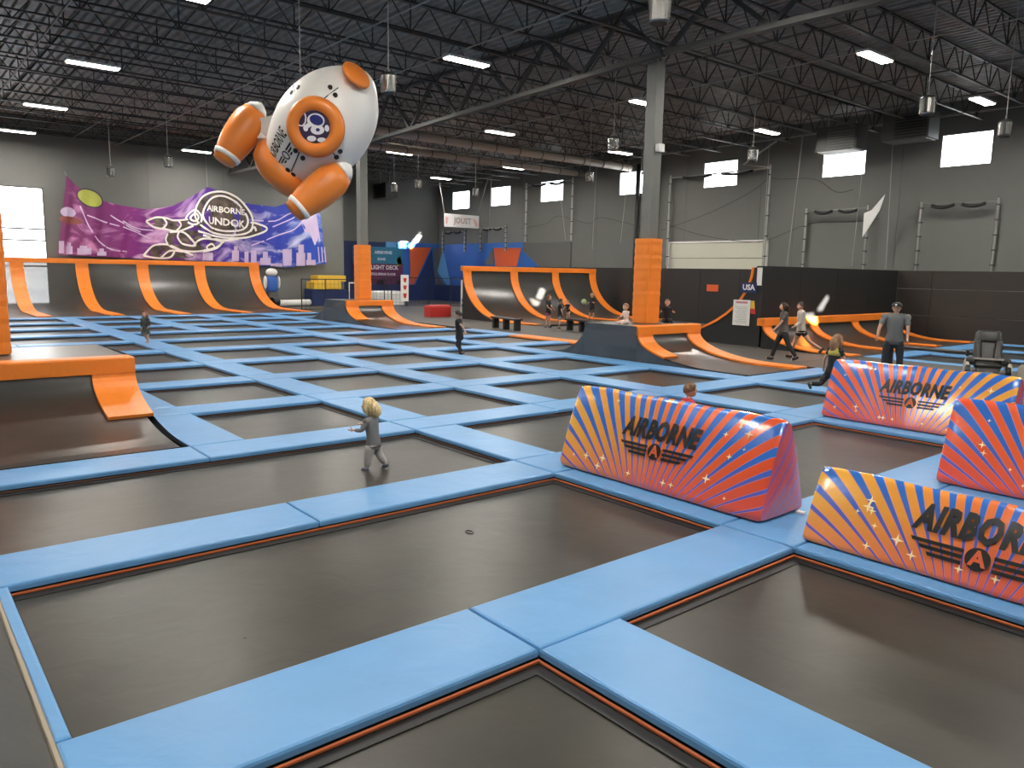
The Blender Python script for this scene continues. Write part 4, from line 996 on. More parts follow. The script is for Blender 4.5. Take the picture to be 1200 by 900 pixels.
    for i in range(n2 + 1):
        for j in range(n1):
            a = 2 * math.pi * j / n1; dirf = math.cos(a)                    # 1 towards the face
            lim = (math.pi * (.34 if dirf > .35 else .50 + .12 * max(0, -dirf))) if hair in ('short', 'curly', 'bun') else math.pi * (.33 if dirf > .5 else .62)
            th = lim * i / n2; r = 1.10 + (.05 * math.sin(5 * a + 7 * th) if hair in ('curly', 'fluffy') else .015 * math.sin(9 * a))
            if hair == 'fluffy': r += .04
            v.append(hc + (fx * math.cos(a) * math.sin(th) * hr * .90 + rx * math.sin(a) * math.sin(th) * hr * .82 + up * math.cos(th) * hr * 1.0) * r - fx * hr * .05)
    for i in range(n2):
        for j in range(n1): f.append((i * n1 + j, (i + 1) * n1 + j, (i + 1) * n1 + (j + 1) % n1, i * n1 + (j + 1) % n1))
    mb.add(v, f)
    if long_hair:
        c = hc - fx * hr * .55
        mb.tube([c + up * hr * .5, c - fx * hr * .30 - up * hr * .2, c - fx * hr * .38 - up * hr * .9, c - fx * hr * .30 - up * hr * (.9 + long_hair), c - fx * hr * .2 - up * hr * (1.3 + long_hair)], [hr * .5, hr * .72, hr * .70, hr * .5, hr * .15], 12)
        for s_ in (-1, 1): mb.tube([hc + rx * s_ * hr * .70 + up * hr * .3, hc + rx * s_ * hr * .84 - up * hr * .4 - fx * hr * .1, hc + rx * s_ * hr * .62 - up * hr * (1.0 + long_hair * .5) - fx * hr * .1], [hr * .18, hr * .24, hr * .10], 8)
    if hair == 'bun': mb.ell(hc - fx * hr * .5 + up * hr * .95, (hr * .38, hr * .38, hr * .34), 10, 7)
    mb.build('hair', hm, root, world=False, smooth=True)
    if hat:
        mb = MB(); prof = [(0, hr * .98), (.25 * hr, hr * .97), (.55 * hr, hr * .80), (.75 * hr, hr * .45), (.80 * hr, .01)]; mb.lathe(prof, hc + up * hr * .30 - fx * hr * .04, (0, 0, 1), 20)
        hb_ = mb.build('cap', M['dark'], root, world=False, smooth=True)
        br = [hc + up * hr * .34 + fx * (hr * .75 + hr * .62 * math.cos(t)) + rx * hr * .62 * math.sin(t) for t in [-math.pi / 2 + math.pi * q / 8 for q in range(9)]]
        MB().prism(br, up * hr * .06).build('brim', M['dark'], hb_, world=False); pc = hc + fx * hr * .93 + up * hr * .62
        MB().prism([pc - rx * hr * .2 - up * hr * .17, pc + rx * hr * .2 - up * hr * .17, pc + rx * hr * .18 + up * hr * .17 - fx * .1 * hr, pc - rx * hr * .18 + up * hr * .17 - fx * .1 * hr], fx * .03 * hr).build('badge', M['white'], hb_, world=False)
    # shirt
    top_c, bot_c = cols; g = 1.14
    hem = T(0, 0, -tor * (.06 if not skirt else .0))
    chains = [[(hem, (.074 * k * g, .062 * k * g)), (sp1, (.068 * k * g, .058 * k * g)), (ch, (.078 * k * g, .059 * k * g)), (T(0, 0, tor * .88), (.056 * k * g, .046 * k * g), 'cl'), (T(0, 0, tor * .955), (.036 * k, .036 * k))]]
    for s_ in (-1, 1):
        S, E, Wr, d2 = Am[s_]; c = ['cl', (S + Vector((0, 0, -.004 * h)), .040 * k), (S.lerp(E, .5), .034 * k)]
        if sleeve > .5: c += [(E, .029 * k), (E.lerp(Wr, .5), .027 * k), (E.lerp(Wr, min(1, (sleeve - .5) * 2) * .95), .022 * k)]
        else: c += [(S.lerp(E, .45 + sleeve * .6), .034 * k)]
        chains.append(c)
    X_ = Vector((1, 0, 0)); Y_ = rotx(Vector((0, 1, 0)), -ln); chub = 1.0 if head < .15 else 1.06; wst = .88 if fem else 1.0
    tr = [(-.15, .099, .078), (.05, .093, .073), (.25, .080 * wst, .064), (.45, .084 * (wst + .03), .066), (.65, .098 * (.97 if fem else 1), .068), (.80, .104 * (.94 if fem else 1), .064), (.90, .088, .054), (.96, .052, .044), (1.0, .034, .036)]
    skin_mesh('shirt', chains, top_c, root, 1, [(Am[q][0] + Vector((-q * dx_ * k, 0, -.002 * h)), (.040 * k, .041 * k, rz_ * .94 * k), 12) for q in (-1, 1) for dx_, rz_ in ((.0, .042), (.035, .046), (.065, .05))], [[(T(0, 0, tor * t_), X_, Y_, rx_ * k * chub, ry_ * k * chub) for t_, rx_, ry_ in tr]])
    if yoke: skin_mesh('yoke', [[(T(0, 0, tor * .8), .01), (T(0, 0, tor * .82), .01)]], yoke, root, 0, None, [[(T(0, 0, tor * t_), X_, Y_, rx_ * k * 1.09, ry_ * k * 1.12) for t_, rx_, ry_ in tr if t_ > .6]])
    if skirt:
        mb = MB(); v = []; f = []; n = 24; zs = [0, .3, .6, 1.0]
        for q in zs:
            for j in range(n):
                a = 2 * math.pi * j / n; r = (.070 + .050 * q + .008 * math.sin(5 * a) * q) * k * 1.15; v.append(pel + Vector((math.cos(a) * r, math.sin(a) * r * .85, tor * .15 - q * skirt * leg)))
        for i in range(3):
            for j in range(n): f.append((i * n + j, (i + 1) * n + j, (i + 1) * n + (j + 1) % n, i * n + (j + 1) % n))
        mb.add(v, f).build('skirt', bot_c, root, world=False, smooth=True)
    chains = [[(T(0, 0, tor * .10), (.070 * k * 1.06, .058 * k * 1.06)), (pel, (.074 * k * 1.04, .062 * k * 1.04), 'pel')]]
    for s_ in (-1, 1):
        H, K, A, toe, heel = Lg[s_]; lk = 1.25 if head > .21 else 1.0; c = ['pel', (H + Vector((0, 0, -.01 * h)), .064 * k)]
        if pant <= .5: c += [(H.lerp(K, pant * 1.0), .053 * k), (H.lerp(K, min(1, pant * 2)), .050 * k)]
        else: c += [(H.lerp(K, .22), .060 * k), (H.lerp(K, .5), .052 * k * lk), (K, .040 * k * lk), (K.lerp(A, .4), .038 * k * lk), (K.lerp(A, min(.97, (pant - .5) * 2)), .030 * k * lk)]
        chains.append(c)
    hp = [(.12, .084, .067), (.02, .092, .072), (-.08, .099, .076), (-.16, .096, .074), (-.24, .066, .058)]
    skin_mesh('trousers' if pant > .5 else 'shorts', chains, bot_c, root, 1, None, [[(T(0, 0, tor * t_), X_, Y_, rx_ * k * chub, ry_ * k * chub) for t_, rx_, ry_ in hp]])
    if not barefoot:
        sm = mat('shoe_cloth', shoe, .6)
        for s_ in (-1, 1):
            H, K, A, toe, heel = Lg[s_]; up_ = (A - (toe + heel) * .5).normalized()
            skin_mesh('shoe', [[(heel + up_ * .012 * h, .024 * k), (heel.lerp(toe, .45) + up_ * .010 * h, .027 * k), (toe - (toe - heel) * .06 + up_ * .004 * h, .022 * k)], [(A - up_ * .004 * h, .024 * k), (heel.lerp(toe, .25) + up_ * .012 * h, .026 * k)]], sm, root, 1)
    return root
M['lip'] = mat('lips', (.42, .14, .12), .5)
HEAD = math.atan2(-FW.x, FW.y)                                            # facing straight away from the viewer
def facing(deg): return HEAD + R(deg)                                     # 0 away, 90 to picture-left, 180 to the viewer, -90 to picture-right
grey_knit = cloth('grey_knit', (.20, .20, .21)); blk = cloth('black_cloth', (.014, .014, .016)); blk2 = cloth('black_leggings', (.02, .022, .028)); gtee = cloth('dark_grey_tee', (.115, .105, .10)); hoodie = cloth('cream_hoodie', (.60, .55, .50), .15, 8)
floral = cloth('dark_floral', (.06, .065, .05), .95, 14); pinkc = cloth('pink_cloth', (.62, .19, .40)); pale = cloth('pale_pink', (.72, .55, .52)); dgrey = cloth('slate_shorts', (.16, .17, .20)); gman = cloth('heather_grey_tee', (.155, .16, .16)); yel = cloth('yellow_black_top', (.50, .42, .10)); redc = cloth('red_cloth', (.55, .03, .04)); olive = cloth('olive_shorts', (.12, .10, .07)); knit2 = cloth('light_grey_knit', (.42, .41, .40))
BZ = -.104
human('blond toddler in grey outfit walking on the trampoline bed, seen from behind', tuple(on(438, 550, z=BZ)), facing(72), .90, .225, [(13, 8, 6), (-12, 26, 6)], [(20, 70, 14), (35, 55, 10)], (grey_knit, knit2), 'fluffy', (.72, .55, .28), sleeve=.98, pant=.98, build=1.22, lean=6, shoe=(.12, .14, .20), long_hair=.15)
human('small girl with brown hair in dark floral dress far off at left', (6.45, 25.6, -.01), facing(168), 1.0, .20, [(5, 10, 5), (-16, 22, 4)], [(10, 40, 25), (-25, 25, 25)], (floral, floral), 'long', (.22, .09, .04), skirt=.42, pant=.3, sleeve=.98, build=1.12, long_hair=.5, barefoot=True)
human('boy in all black running left on the middle of the court', (13.14, 18.2, BZ), facing(75), 1.36, .165, [(-6, 4, 3), (22, 62, 4)], [(-55, 22, 12), (12, 60, 8)], (blk, blk2), 'short', (.03, .02, .018), sleeve=.45, pant=.98, build=1.05, lean=4)
human('woman with long dark hair in grey t-shirt and black trousers walking left', (20.3, 12.05, 0), facing(82), 1.70, .132, [(-20, 14, 3), (24, 10, 3)], [(26, 16, 8), (-16, 18, 8)], (gtee, blk2), 'long', (.045, .022, .015), sleeve=.5, pant=1.0, fem=True, long_hair=.9, lean=2, shoe=(.03, .03, .03), build=1.05)
human('woman with dark hair bun in cream hoodie and black shorts walking left', (21.35, 12.1, 0), facing(84), 1.70, .132, [(-34, 26, 3), (20, 6, 3)], [(14, 42, 10), (-14, 30, 8)], (hoodie, blk), 'bun', (.03, .016, .014), sleeve=.98, pant=.30, fem=True, lean=3, shoe=(.02, .02, .02), build=1.06)
human('girl with long light-brown hair in yellow top running beside the right barrier', (14.80, 7.66, BZ), facing(-62), 1.40, .17, [(-38, 55, 4), (24, 20, 4)], [(-12, 20, 24), (14, 30, 20)], (blk, blk), 'long', (.30, .17, .09), yoke=yel, sleeve=.1, pant=.98, fem=True, long_hair=.7, lean=8)
human('man in black cap and heather grey t-shirt leaning behind the right barrier', (18.95, 8.30, 0), facing(150), 1.84, .130, [(4, 4, 6), (12, 18, 7)], [(16, 12, 7), (24, 8, 16)], (gman, blk2), 'short', (.05, .03, .02), sleeve=.5, pant=1.0, build=1.14, hat=True, lean=8, shoe=(.2, .2, .2), headturn=-8, skin='skin2')
human('small boy in red shirt behind the central barrier, only head and shoulder showing', (8.36, 6.30, BZ), facing(-78), 1.06, .185, [(0, 4, 4), (6, 8, 4)], [(5, 20, 8), (5, 20, 8)], (redc, dgrey), 'short', (.16, .085, .04), sleeve=.5, pant=.5, build=1.15)
human('girl with wavy hair in black top and pink shorts by the bench', (22.95, 25.1, 0), facing(-120), 1.42, .16, [(4, 4, 4), (-6, 4, 4)], [(18, 30, 12), (12, 50, 10)], (blk, pinkc), 'long', (.16, .09, .05), sleeve=.3, pant=.30, fem=True, long_hair=.6)
human('boy in black shirt and grey shorts beside the girl in pink shorts', (22.95, 24.35, 0), facing(-80), 1.28, .17, [(2, 4, 4), (-4, 6, 4)], [(4, 10, 10), (8, 10, 10)], (blk, dgrey), 'short', (.10, .06, .03), sleeve=.5, pant=.45)
human('small child with reddish hair in black shirt crouching by the orange strip', (27.95, 29.0, .02), facing(150), 1.0, .19, [(30, 50, 8), (10, 30, 8)], [(30, 40, 20), (20, 30, 20)], (blk, pale), 'long', (.30, .13, .05), sleeve=.3, pant=.3, lean=20)
human('boy in black t-shirt and dark shorts holding a pale green ball', (28.55, 27.9, .0), facing(150), 1.38, .165, [(2, 4, 6), (4, 6, 6)], [(30, 70, 6), (20, 50, 10)], (blk, olive), 'short', (.30, .28, .28), sleeve=.5, pant=.45, skin='skin2')
bl = thing('ball', 'pale green ball held by the boy in the dark shorts', 'ball', on(684.5, 353.5, b=27.55)); MB().ell((0, 0, 0), (.14, .14, .14), 16, 10).build('shell', mat('pale_green', (.42, .55, .30), .45), bl, world=False, smooth=True)
human('toddler in pale pink sitting on the ramp deck left of the orange sleeve', (16.9, 15.1, .96), facing(120), .82, .24, [(82, 20, 12), (78, 12, 12)], [(20, 40, 14), (20, 40, 14)], (pale, pale), 'short', (.25, .15, .09), sleeve=.9, pant=.9, build=1.2, sit=.075, lean=4)
human('boy in black sitting on the ramp deck right of the orange sleeve', (18.62, 15.0, .96), facing(175), 1.02, .19, [(80, 30, 22), (84, 24, 22)], [(30, 60, 26), (26, 70, 30)], (blk, blk2), 'short', (.14, .08, .05), sleeve=.5, pant=.9, build=1.08, sit=.085)

# ================================================================ FURNITURE AND SMALL THINGS
def bench(label, x, y, L=1.9, h=.55, rz=0, n=3):
    o = thing('bench', label, 'bench', (x, y, -.01), rz, group='low black benches by the walkway')
    MB().pad(-.19, -L / 2, h - .07, .19, L / 2, h, .015).build('seat', M['black'], o, world=False)
    for i in range(n):
        yy = -L / 2 + .12 + (L - .24) * i / (n - 1); B(-.13, yy - .07, 0, .13, yy + .07, h - .07).build('leg', M['dark'], o, world=False)
    return o
bench('low black bench on the walkway left of the two children', 20.55, 25.1, 2.0, .50, R(-8))
bench('low black bench hidden in part by the ramp cover', 22.6, 22.6, 2.0, .50, R(-8))
bench('black bench behind the man in the cap, white line on top', 21.6, 8.4, 2.6, .60, R(0), 2)
# massage chairs
def massage_chair(label, x, y, rz):
    o = thing('massage_chair', label, 'chair', (x, y, 0), rz, group='black massage chairs')
    lea = mat('black_leather', (.022, .021, .020), .35, bump=.4, bscale=6) if 'lea' not in M else M['lea']; M['lea'] = lea; shell = M.get('shell') or mat('champagne_plastic', (.46, .40, .33), .3); M['shell'] = shell
    def cush(name, pts, r, mt=lea): return MB().tube(pts, r, 12).build(name, mt, o, world=False, smooth=True)
    # local +Y forward
    mb = MB(); 
    for j, (z0, z1, w_, d0) in enumerate(((.42, .75, .27, -.30), (.75, 1.08, .26, -.42))):
        pass
    def slab(name, c0, c1, w0, w1, th, mt=lea, n=6):
        c0 = Vector(c0); c1 = Vector(c1); ax = (c1 - c0).normalized(); X = Vector((1, 0, 0)); nn = ax.cross(X).normalized(); v = []; f = []
        for i in range(n + 1):
            t = i / n; c = c0.lerp(c1, t); w_ = w0 + (w1 - w0) * t; e = .75 + .25 * math.sin(math.pi * min(1, max(0, t))) ** .5; 
            for k in range(16):
                a = 2 * math.pi * k / 16; cx = math.copysign(abs(math.cos(a)) ** .5, math.cos(a)); sy = math.copysign(abs(math.sin(a)) ** .6, math.sin(a)); v.append(c + X * cx * w_ * (.9 + .1 * e) + nn * sy * th * e)
        for i in range(n):
            for k in range(16): f.append((i * 16 + k, i * 16 + (k + 1) % 16, (i + 1) * 16 + (k + 1) % 16, (i + 1) * 16 + k))
        f += [tuple(range(16))[::-1], tuple(n * 16 + k for k in range(16))]
        return MB().add(v, f).build(name, mt, o, world=False, smooth=True)
    slab('backrest', (0, -.22, .45), (0, -.52, 1.18), .30, .27, .10)
    slab('side_bolster', (-.20, -.13, .48), (-.22, -.36, .98), .085, .075, .11); slab('side_bolster', (.20, -.13, .48), (.22, -.36, .98), .085, .075, .11)
    slab('head_cushion', (0, -.36, .95), (0, -.46, 1.22), .25, .23, .075)
    slab('seat', (0, -.25, .42), (0, .32, .46), .27, .28, .09)
    slab('leg_rest', (0, .36, .40), (0, .50, .08), .25, .25, .09)
    for s_ in (-1, 1):
        slab('armrest', (s_ * .36, -.28, .52), (s_ * .36, .34, .56), .08, .09, .10); slab('arm_shell', (s_ * .42, -.42, .30), (s_ * .42, .38, .34), .045, .05, .26, shell)
        slab('arm_front', (s_ * .40, .26, .50), (s_ * .40, .42, .30), .055, .06, .07, lea)
        slab('calf_wing', (s_ * .27, .42, .34), (s_ * .27, .52, .08), .055, .055, .13)
    B(-.30, .30, .60, .30, .33, .64).build('lap_bar', shell, o, world=False)
    B(.40, .18, .66, .46, .34, .80).build('remote_control', M['dark'], o, world=False)
    B(-.42, -.45, .0, .42, .35, .12).build('base', M['dark'], o, world=False)
    return o
massage_chair('black leather massage chair with champagne arm shells behind the right barrier', 19.9, 6.55, facing(152))
massage_chair('black massage chair at the right picture edge, only its arm showing', 19.75, 5.30, facing(160))
# signs, bin, fence, stored mats at the far end
def stand_sign(label, c0, c1, b, texts, band=None):
    o, S = flat_sign('floor_sign', label, c0, c1, M['white'], ('b', b), texts, cat='sign', th=.06, shapes=band or ()); return o
stand_sign('tall white floor sign with red figures on the small ramp', (469.5, 322), (478, 353), 31.3, [], [('figure_print', M['red'], [[(.25, .12), (.75, .12), (.65, .28), (.35, .28)], [(.25, .40), (.75, .40), (.65, .56), (.35, .56)], [(.25, .70), (.75, .70), (.65, .88), (.35, .88)]])])
stand_sign('tall white and blue floor sign beside the leftmost curved wall', (540, 328), (549, 374), 33.0, [], [('upper_print', mat('pale_blue_print', (.4, .5, .6), .5), [[(.15, .08), (.85, .08), (.85, .12), (.15, .12)], [(.15, .16), (.85, .16), (.85, .19), (.15, .19)]]), ('lower_print', mat('mid_blue_print', (.12, .16, .45), .5), [[(.05, .47), (.95, .47), (.95, .55), (.05, .55)], [(.05, .6), (.6, .6), (.6, .68), (.05, .68)], [(.4, .72), (.95, .72), (.95, .8), (.4, .8)], [(.05, .85), (.8, .85), (.8, .93), (.05, .93)]])])
p = on(555.5, 375, b=33.0); o = thing('litter_bin', 'blue bin with white lid standing beside the floor sign', 'bin', (p.x, p.y, 0))
pb_ = p.z
MB().lathe([(0, .20), (.02, .22), (.62, .27), (.66, .28)], (p.x, p.y, .0), (0, 0, 1), 18).build('bucket', M['royal'], o, smooth=False)
MB().lathe([(.66, .29), (.72, .29), (.84, .24), (.90, .12), (.9, .01)], (p.x, p.y, .0), (0, 0, 1), 18).build('lid', M['white'], o)
# colourful wall padding in the far corner
wp = thing('padded_wall', 'blue, orange and grey geometric padded wall in the far corner', 'wall padding', (33, 52, 0))
B(24.95, 52.82, 0, 26.6, 52.98, 4.55).build('wall_panel', M['royal'], wp); B(26.62, 52.86, 0, 31.0, 52.98, 4.5).build('wall_panel', M['navy'], wp); B(31.02, 52.82, 0, 31.95, 52.98, 4.55).build('wall_panel', M['sky'], wp)
B(31.97, 52.82, 0, 35.84, 52.98, 4.55).build('wall_panel', M['royal'], wp); B(35.84, 42.0, 0, 35.98, 52.80, 4.5).build('wall_panel', M['royal'], wp); B(35.84, 37.2, 0, 35.98, 41.98, 4.45).build('wall_panel', M['greypad'], wp)
def tri(pts, mt, plane, off=.04):
    k, v = plane; nn = Vector((0, -1, 0)) if k == 'b' else Vector((-1, 0, 0)); MB().prism([on(*q, **{k: v}) for q in pts], nn * off).build('shape_panel', mt, wp)
tri([(480, 290), (505, 290), (481, 342)], M['ored'], ('b', 52.82)); tri([(506, 292), (511, 345), (481, 345)], M['navy'], ('b', 52.815)) ; tri([(508, 290), (511.5, 290), (511.5, 344), (510, 344)], M['greypad'], ('b', 52.80))
tri([(512.5, 291), (519, 291), (509.8 + 3, 320)], M['greypad'], ('a', 35.84)); tri([(513, 318), (519.5, 292), (530, 343)], M['sky'], ('a', 35.83)); tri([(512.8, 322), (529, 345), (512.8, 345)], M['greypad'], ('a', 35.84))
tri([(578, 291), (579, 310), (568, 310)], M['greypad'], ('a', 35.84)); tri([(579, 290.5), (611, 290.5), (606, 312), (581, 312)], M['ored'], ('a', 35.84)); tri([(611, 292), (632, 313), (606, 313)], M['royal'], ('a', 35.80))
# netted railing and stored things behind it
def railing(label, p0, p1, h, posts, mesh_mt):
    o = thing('railing', label, 'railing', p0); p0 = Vector(p0); p1 = Vector(p1)
    MB().tube([p0 + Vector((0, 0, h)), p1 + Vector((0, 0, h))], .03, 6).build('top_rail', M['dark'], o); MB().tube([p0 + Vector((0, 0, .08)), p1 + Vector((0, 0, .08))], .02, 6).build('bottom_rail', M['dark'], o)
    for i in range(posts):
        q = p0.lerp(p1, i / (posts - 1)); MB().tube([q, q + Vector((0, 0, h))], .03, 6).build('post', M['dark'], o)
    mb = MB(); n = int((p1 - p0).length / .25)
    for i in range(1, n): q = p0.lerp(p1, i / n); mb.bar(q + Vector((0, 0, .1)), q + Vector((0, 0, h)), .008)
    for i in range(1, int(h / .25)): mb.bar(p0 + Vector((0, 0, i * .25)), p1 + Vector((0, 0, i * .25)), .008)
    q = mb.build('netting', mesh_mt, o); q['kind'] = 'stuff'
    return o
p0 = on(352, 364.5, z=0) + Vector((.25, .35, 0)); p1 = on(404, 360, z=0)
zr = on(350.5, 327, b=p0.y).z
railing('black railing with netting in front of the stored yellow mats', p0, (24.6, p0.y, 0), zr, 5, M['net'])
railing('thin grey railing in front of the blue padded wall', (26.0, 44.5, 0), (31.0, 41.5, 0), 1.9, 5, M['net'])
o = thing('mat_stack', 'yellow gymnastic mats stacked behind the black railing', 'mats', (22.9, 47.2, 0))
MB().pad(21.9, 46.6, .0, 24.4, 47.8, 1.05).build('blue_mat', M['navy'], o); MB().pad(22.0, 46.5, 1.06, 23.9, 47.7, 1.55, .05).build('yellow_mat', M['yellow'], o); MB().pad(22.3, 46.6, 1.56, 24.3, 47.7, 1.95, .05).build('yellow_mat', M['yellow'], o)
o = thing('goal_frame', 'small white goal frame by the black railing', 'frame', (24.6, 45.5, 0))
for (q0, q1) in (((24.0, 45.6, 0), (24.0, 45.6, 1.5)), ((25.6, 45.6, 0), (25.6, 45.6, 1.5)), ((24.0, 45.6, 1.5), (25.6, 45.6, 1.5))): MB().tube([q0, q1], .045, 6).build('tube', M['white'], o)
o = thing('foam_block', 'white foam block on the floor left of the far pillar', 'block', (26.6, 46.2, 0)); MB().pad(26.2, 45.9, 0, 28.4, 46.9, .95, .15).build('cover', M['white'], o)
o = thing('rolled_mat', 'rolled white mat lying on the floor by the grey wall', 'mat', (20.0, 46.2, .2)); MB().tube([(19.3, 45.9, .22), (21.6, 46.4, .22)], .2, 14).build('roll', M['white'], o, smooth=True); MB().tube([(18.85, 45.8, .3), (19.25, 45.9, .3)], .3, 14).build('dark_end', M['dark'], o)
o = thing('red_cushion', 'red cushion on the floor by the blue padded wall', 'cushion', (30.5, 45, 0)); c_ = on(512, 371, z=0); o.location = c_; MB().pad(c_.x - .6, c_.y - .3, 0, c_.x + .7, c_.y + .3, .62, .12).build('cover', M['red'], o)
B(26.62, 52.70, 0, 35.7, 52.80, 1.25).build('lower_band', M['navy'], wp); B(35.70, 42.0, 0, 35.80, 52.70, 1.25).build('lower_band', M['navy'], wp)
o = thing('drinks_stand', 'white and blue figure-shaped bottle on a grey stand by the last curved wall', 'stand', (18.95, 46.3, 0)); c_ = on(319, 345, b=46.5); x_, y_ = c_.x, 46.5; o.location = (x_, y_, 0)
B(x_ - .3, y_ - .25, 0, x_ + .3, y_ + .25, .9).build('stand', M['greypad'], o); MB().lathe([(.9, .30), (1.0, .36), (1.7, .34), (1.9, .2)], (x_, y_, 0), (0, 0, 1), 16).build('bottle', M['royal'], o, smooth=True)
MB().ell((x_, y_, 2.1), (.36, .3, .26), 14, 9).build('white_top', M['white'], o, smooth=True); MB().ell((x_ - .42, y_, 1.5), (.12, .14, .4), 10, 8).build('white_arm', M['white'], o, smooth=True); MB().ell((x_ + .42, y_, 1.5), (.12, .14, .4), 10, 8).build('white_arm', M['white'], o, smooth=True)
# hair tie and lint on the beds
p = on(550, 624, z=-.104); ht_ = MB().tube([(p.x + .035 * math.cos(t), p.y + .05 * math.sin(t), p.z + .004) for t in [math.pi * 2 * i / 14 for i in range(13)]], .004, 5).build('hair_tie', M['dark'], None, loc=tuple(p)); tag(ht_, 'thin black hair tie lying on the trampoline bed', 'hair tie')
p = on(287, 748, z=-.104); q = MB().ell(p, (.014, .009, .006), 8, 5).build('lint_speck', M['dark'], None, loc=tuple(p)); tag(q, 'tiny black speck of lint on the lower left trampoline bed', 'lint')

# ================================================================ HALL FITTINGS
# pendant speakers
def pendant(label, x, y, z=6.6, first=[None]):
    if first[0]: return dup(first[0], (x, y, z), label)
    o = thing('pendant_speaker', label, 'speaker', (x, y, z), group='cylindrical pendants hanging from the roof'); first[0] = o
    MB().lathe([(-.22, .12), (-.23, .15), (-.2, .17), (.14, .185), (.2, .15), (.24, .05)], (0, 0, 0), (0, 0, 1), 16).build('drum', M['chrome'], o, world=False)
    MB().lathe([(-.24, .02), (-.24, .13), (-.225, .13)], (0, 0, 0), (0, 0, 1), 16).build('grille', M['dark'], o, world=False)
    MB().tube([(0, 0, .23), (0, 0, 3.35)], .014, 5).build('cable', M['cable'], o, world=False); MB().tube([(-.1, 0, .2), (0, 0, .36), (.1, 0, .2)], .01, 4).build('bracket', M['steel'], o, world=False)
    return o
PN = [(130, 201, 'left of the banner'), (197, 189, 'above the banner middle'), (455, 97, 'right of the rocket nose'), (462, 220, 'right of the far column'), (490, 215, 'second right of the far column'), (557, 225, 'between the two leftmost high windows'), (691, 207, 'by the third high window'), (719, 168, 'with kinked cable left of the near column'), (773, 10, 'at the top picture edge over the near column'), (882, 181, 'by the high window right of the near column'), (1087, 123, 'before the rightmost heater'), (1178, 150, 'beside the rightmost high window')]
for (x, y, lb) in PN: q = on(x, y, z=6.6); pendant('round metal pendant speaker ' + lb, q.x, q.y)
def heater(label, x, y, z, w_=1.9, face=0):
    o = thing('unit_heater', label, 'heater', (x, y, z)); B(x - .5, y - w_ / 2, z - .55, x + .5, y + w_ / 2, z + .5).build('casing', M['girder'], o)
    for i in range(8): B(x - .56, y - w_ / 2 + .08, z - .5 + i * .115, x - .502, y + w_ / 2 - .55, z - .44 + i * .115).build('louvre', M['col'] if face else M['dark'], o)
    B(x - .45, y - w_ / 2 + .1, z - .6, x + .45, y + w_ / 2 - .1, z - .551).build('grille', M['white'] if face else M['col'], o)  # white grille puts the light on the heater's underside into its colour
    for s_ in (-1, 1): MB().tube([(x, y + s_ * w_ * .35, z + .5), (x, y + s_ * w_ * .35, 9.92)], .03, 6).build('hanger', M['steel'], o)
heater('black louvred unit heater left of the pair, grille below coloured as lit', 34.2, 18.1, 8.62, face=1); heater('dark louvred unit heater right of the pair, behind a pendant', 34.2, 15.1, 8.75)
heater('small grey unit heater at the far end right of the far column', 30.5, 52.02, 8.3)
def ductp(label, x0, x1, y, z, r):
    o = thing('ceiling_duct', label, 'duct', ((x0 + x1) / 2, y, z)); MB().tube([(x0, y, z), (x1, y, z)], r, 14).build('pipe', M['duct'], o, smooth=True)
    x = x0 + .8
    while x < x1: MB().lathe([(0, r), (0, r + .02), (.05, r + .02), (.05, r)], (x, y, z), (1, 0, 0), 14).build('band', M['girder'], o); x += 1.6
ductp('long cream duct under the roof, upper of the two', 18.2, 35.9, 32.24, 8.75, .20); ductp('long cream duct under the roof, lower of the two', 18.5, 35.9, 36.24, 8.72, .18)
for i, y in enumerate((30.0, 31.5)):
    o = thing('wall_pipe', 'dark vertical pipe on the right wall, %s of the pair' % ('right' if i == 0 else 'left'), 'pipe', (35.85, y, 0)); MB().tube([(35.82, y, .3), (35.82, y, 8.9)], .14, 10).build('pipe', M['joist'], o, smooth=True)
# garage door
o = thing('garage_door', 'cream sectional garage door panels in the right wall', 'garage door', (35.9, 25.8, 0))
for k in range(5): B(35.86, 22.65, .05 + k * .83, 35.98, 28.95, .05 + (k + 1) * .83 - .03).build('door_panel', M['cream'], o)
for (a_, b_, c_, d_) in ((22.55, 22.65, 0, 4.25), (28.95, 29.05, 0, 4.25), (22.55, 29.05, 4.2, 4.3)): B(35.84, a_, c_, 35.99, b_, d_).build('door_frame', M['white'], o)
# pole frames holding rolled nets
def pole_frame(label, y0, y1, z0, z1, x=35.5, roll=True, bow=False):
    o = thing('net_frame', label, 'frame', (x, (y0 + y1) / 2, z0), group='steel pole frames on the right wall')
    for y in (y0, y1):
        MB().tube([(x, y, z0), (x, y, z1)], .055, 6).build('pole', M['steel'], o); MB().tube([(x + .2, y + .12, z0), (x + .2, y + .12, z1 + .1)], .03, 6).build('pole', M['col'], o)
        for k in range(5): B(x - .08, y - .08, z0 + (z1 - z0) * (k + .5) / 5, x + .08, y + .08, z0 + (z1 - z0) * (k + .5) / 5 + .06).build('clamp', M['girder'], o)
    MB().tube([(x, y0, z1 - .15), (x, y1, z1 - .15)], .04, 6).build('cross_bar', M['steel'], o)
    if roll:
        for (a_, b_) in ((.15, .45), (.55, .85)): MB().tube([(x - .08, y0 + (y1 - y0) * (a_ + (b_ - a_) * t / 6), z1 - .2 - .10 * math.sin(math.pi * t / 6)) for t in range(7)], .07, 8).build('rolled_net', M['dark'], o, smooth=True)
pole_frame('steel pole frame on the right wall, rightmost', 11.9, 14.9, 2.7, 5.75); pole_frame('steel pole frame below the middle high window, with tilted white panel beside it', 17.25, 20.3, 2.7, 5.75)
pole_frame('tall steel pole frame over the garage door', 22.45, 28.8, 2.9, 8.0); pole_frame('tall steel pole frame around the third high window', 36.8, 41.4, 4.5, 8.5)
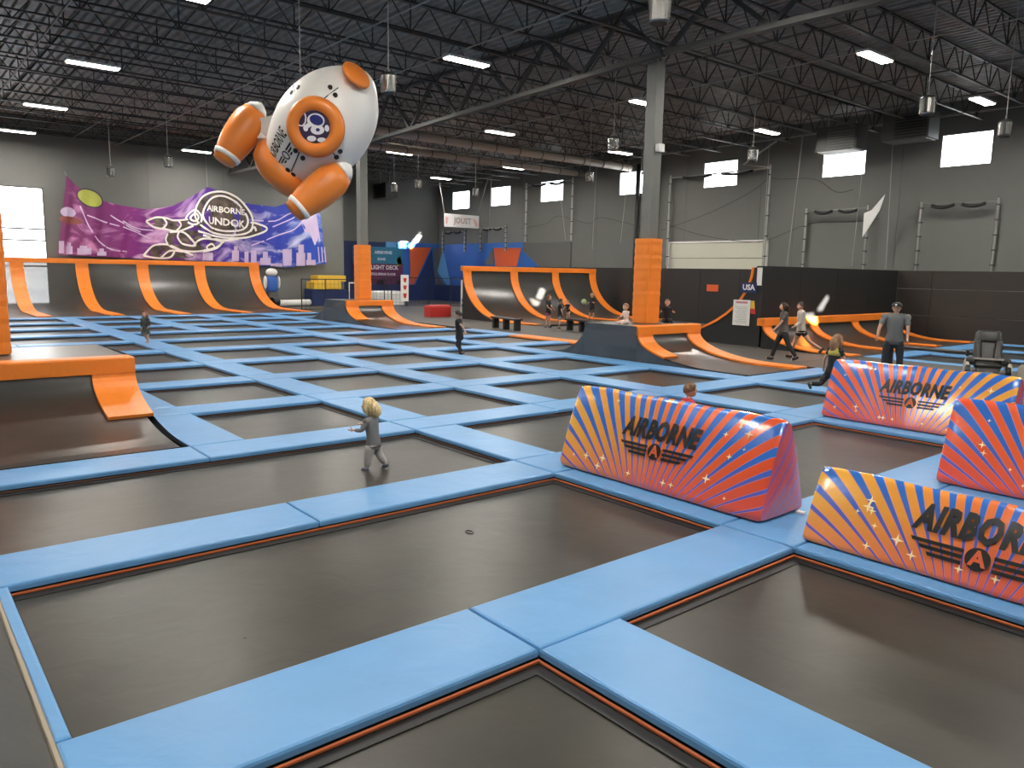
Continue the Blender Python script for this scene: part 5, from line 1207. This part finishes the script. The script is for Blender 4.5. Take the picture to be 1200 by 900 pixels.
pole_frame('low steel pole frame in the far corner, left', 48.6, 51.6, 3.9, 5.6); pole_frame('low steel pole frame in the far corner, right', 43.6, 46.6, 3.9, 5.7)
o = thing('hoop_backboard', 'white tilted perforated panel seen edge-on beside the pole frame', 'panel', on(1023, 252, a=34.9)); c_ = [on(*q, a=34.9) for q in ((1037.5, 228), (1031, 247), (1011, 278), (1013, 250), (1022, 246))]
MB().prism(c_, (-.04, 0, 0)).build('panel', M['white'], o)
# hanging ropes and wall cables
RP = [((942, 150), (922, 312), 'left of the tilted panel'), ((1010, 205), (998, 312), 'between the two right frames'), ((1045, 190), (1038, 315), 'right of the tilted panel'), ((900, 195), (893, 312), 'right of the garage door'), ((655, 215), (663, 282), 'in the tall far frame'), ((742, 150), (727, 285), 'left of the near column, slanting'), ((575, 225), (572, 285), 'right of the small white banner'), ((697, 235), (694, 292), 'left of the dark pipes')]
for (q0, q1, lb) in RP:
    p0 = on(*q0, a=35.2); p1 = on(*q1, a=35.2); p0 = p1 + (p0 - p1) * (9.2 - p1.z) / (p0.z - p1.z)
    o = MB().tube([p1, p0], .016, 5).build('hanging_rope', M['cable'], None, loc=tuple(p1)); tag(o, 'pale rope hanging down the right wall ' + lb, 'rope', 'ropes on the right wall')
for i, (pts, lb) in enumerate(((((610, 268), (640, 262), (655, 253), (690, 262), (705, 255), (760, 268)), 'far part'), (((775, 270), (830, 250), (880, 225), (900, 210), (915, 210), (955, 210), (980, 225), (1000, 222)), 'near part'), (((780, 262), (820, 275), (870, 283), (900, 281), (950, 262), (1000, 260), (1030, 256)), 'lower part'))):
    q = [on(*p_, a=35.7) for p_ in pts]; o = MB().tube(spline(q, 4), .014, 5).build('wall_cable', M['joist'], None, loc=tuple(q[0])); tag(o, 'dark sagging cable along the right wall, ' + lb, 'cable', 'cables on the right wall')
for i, (p0, p1, p2) in enumerate((((905 + 5, 165), (921 - 50, 193), (1000 - 100, 196)), ((752, 172), (752, 205), (765, 178)))):
    q = [on(*p_, a=34.0) for p_ in (p0, p1, p2)]; o = MB().tube(q, .05, 6).build('bracket_arm', M['steel'], None, loc=tuple(q[0])); tag(o, 'pale steel bracket arm under the roof, ' + ('right of' if i == 0 else 'beside') + ' the near column', 'bracket')
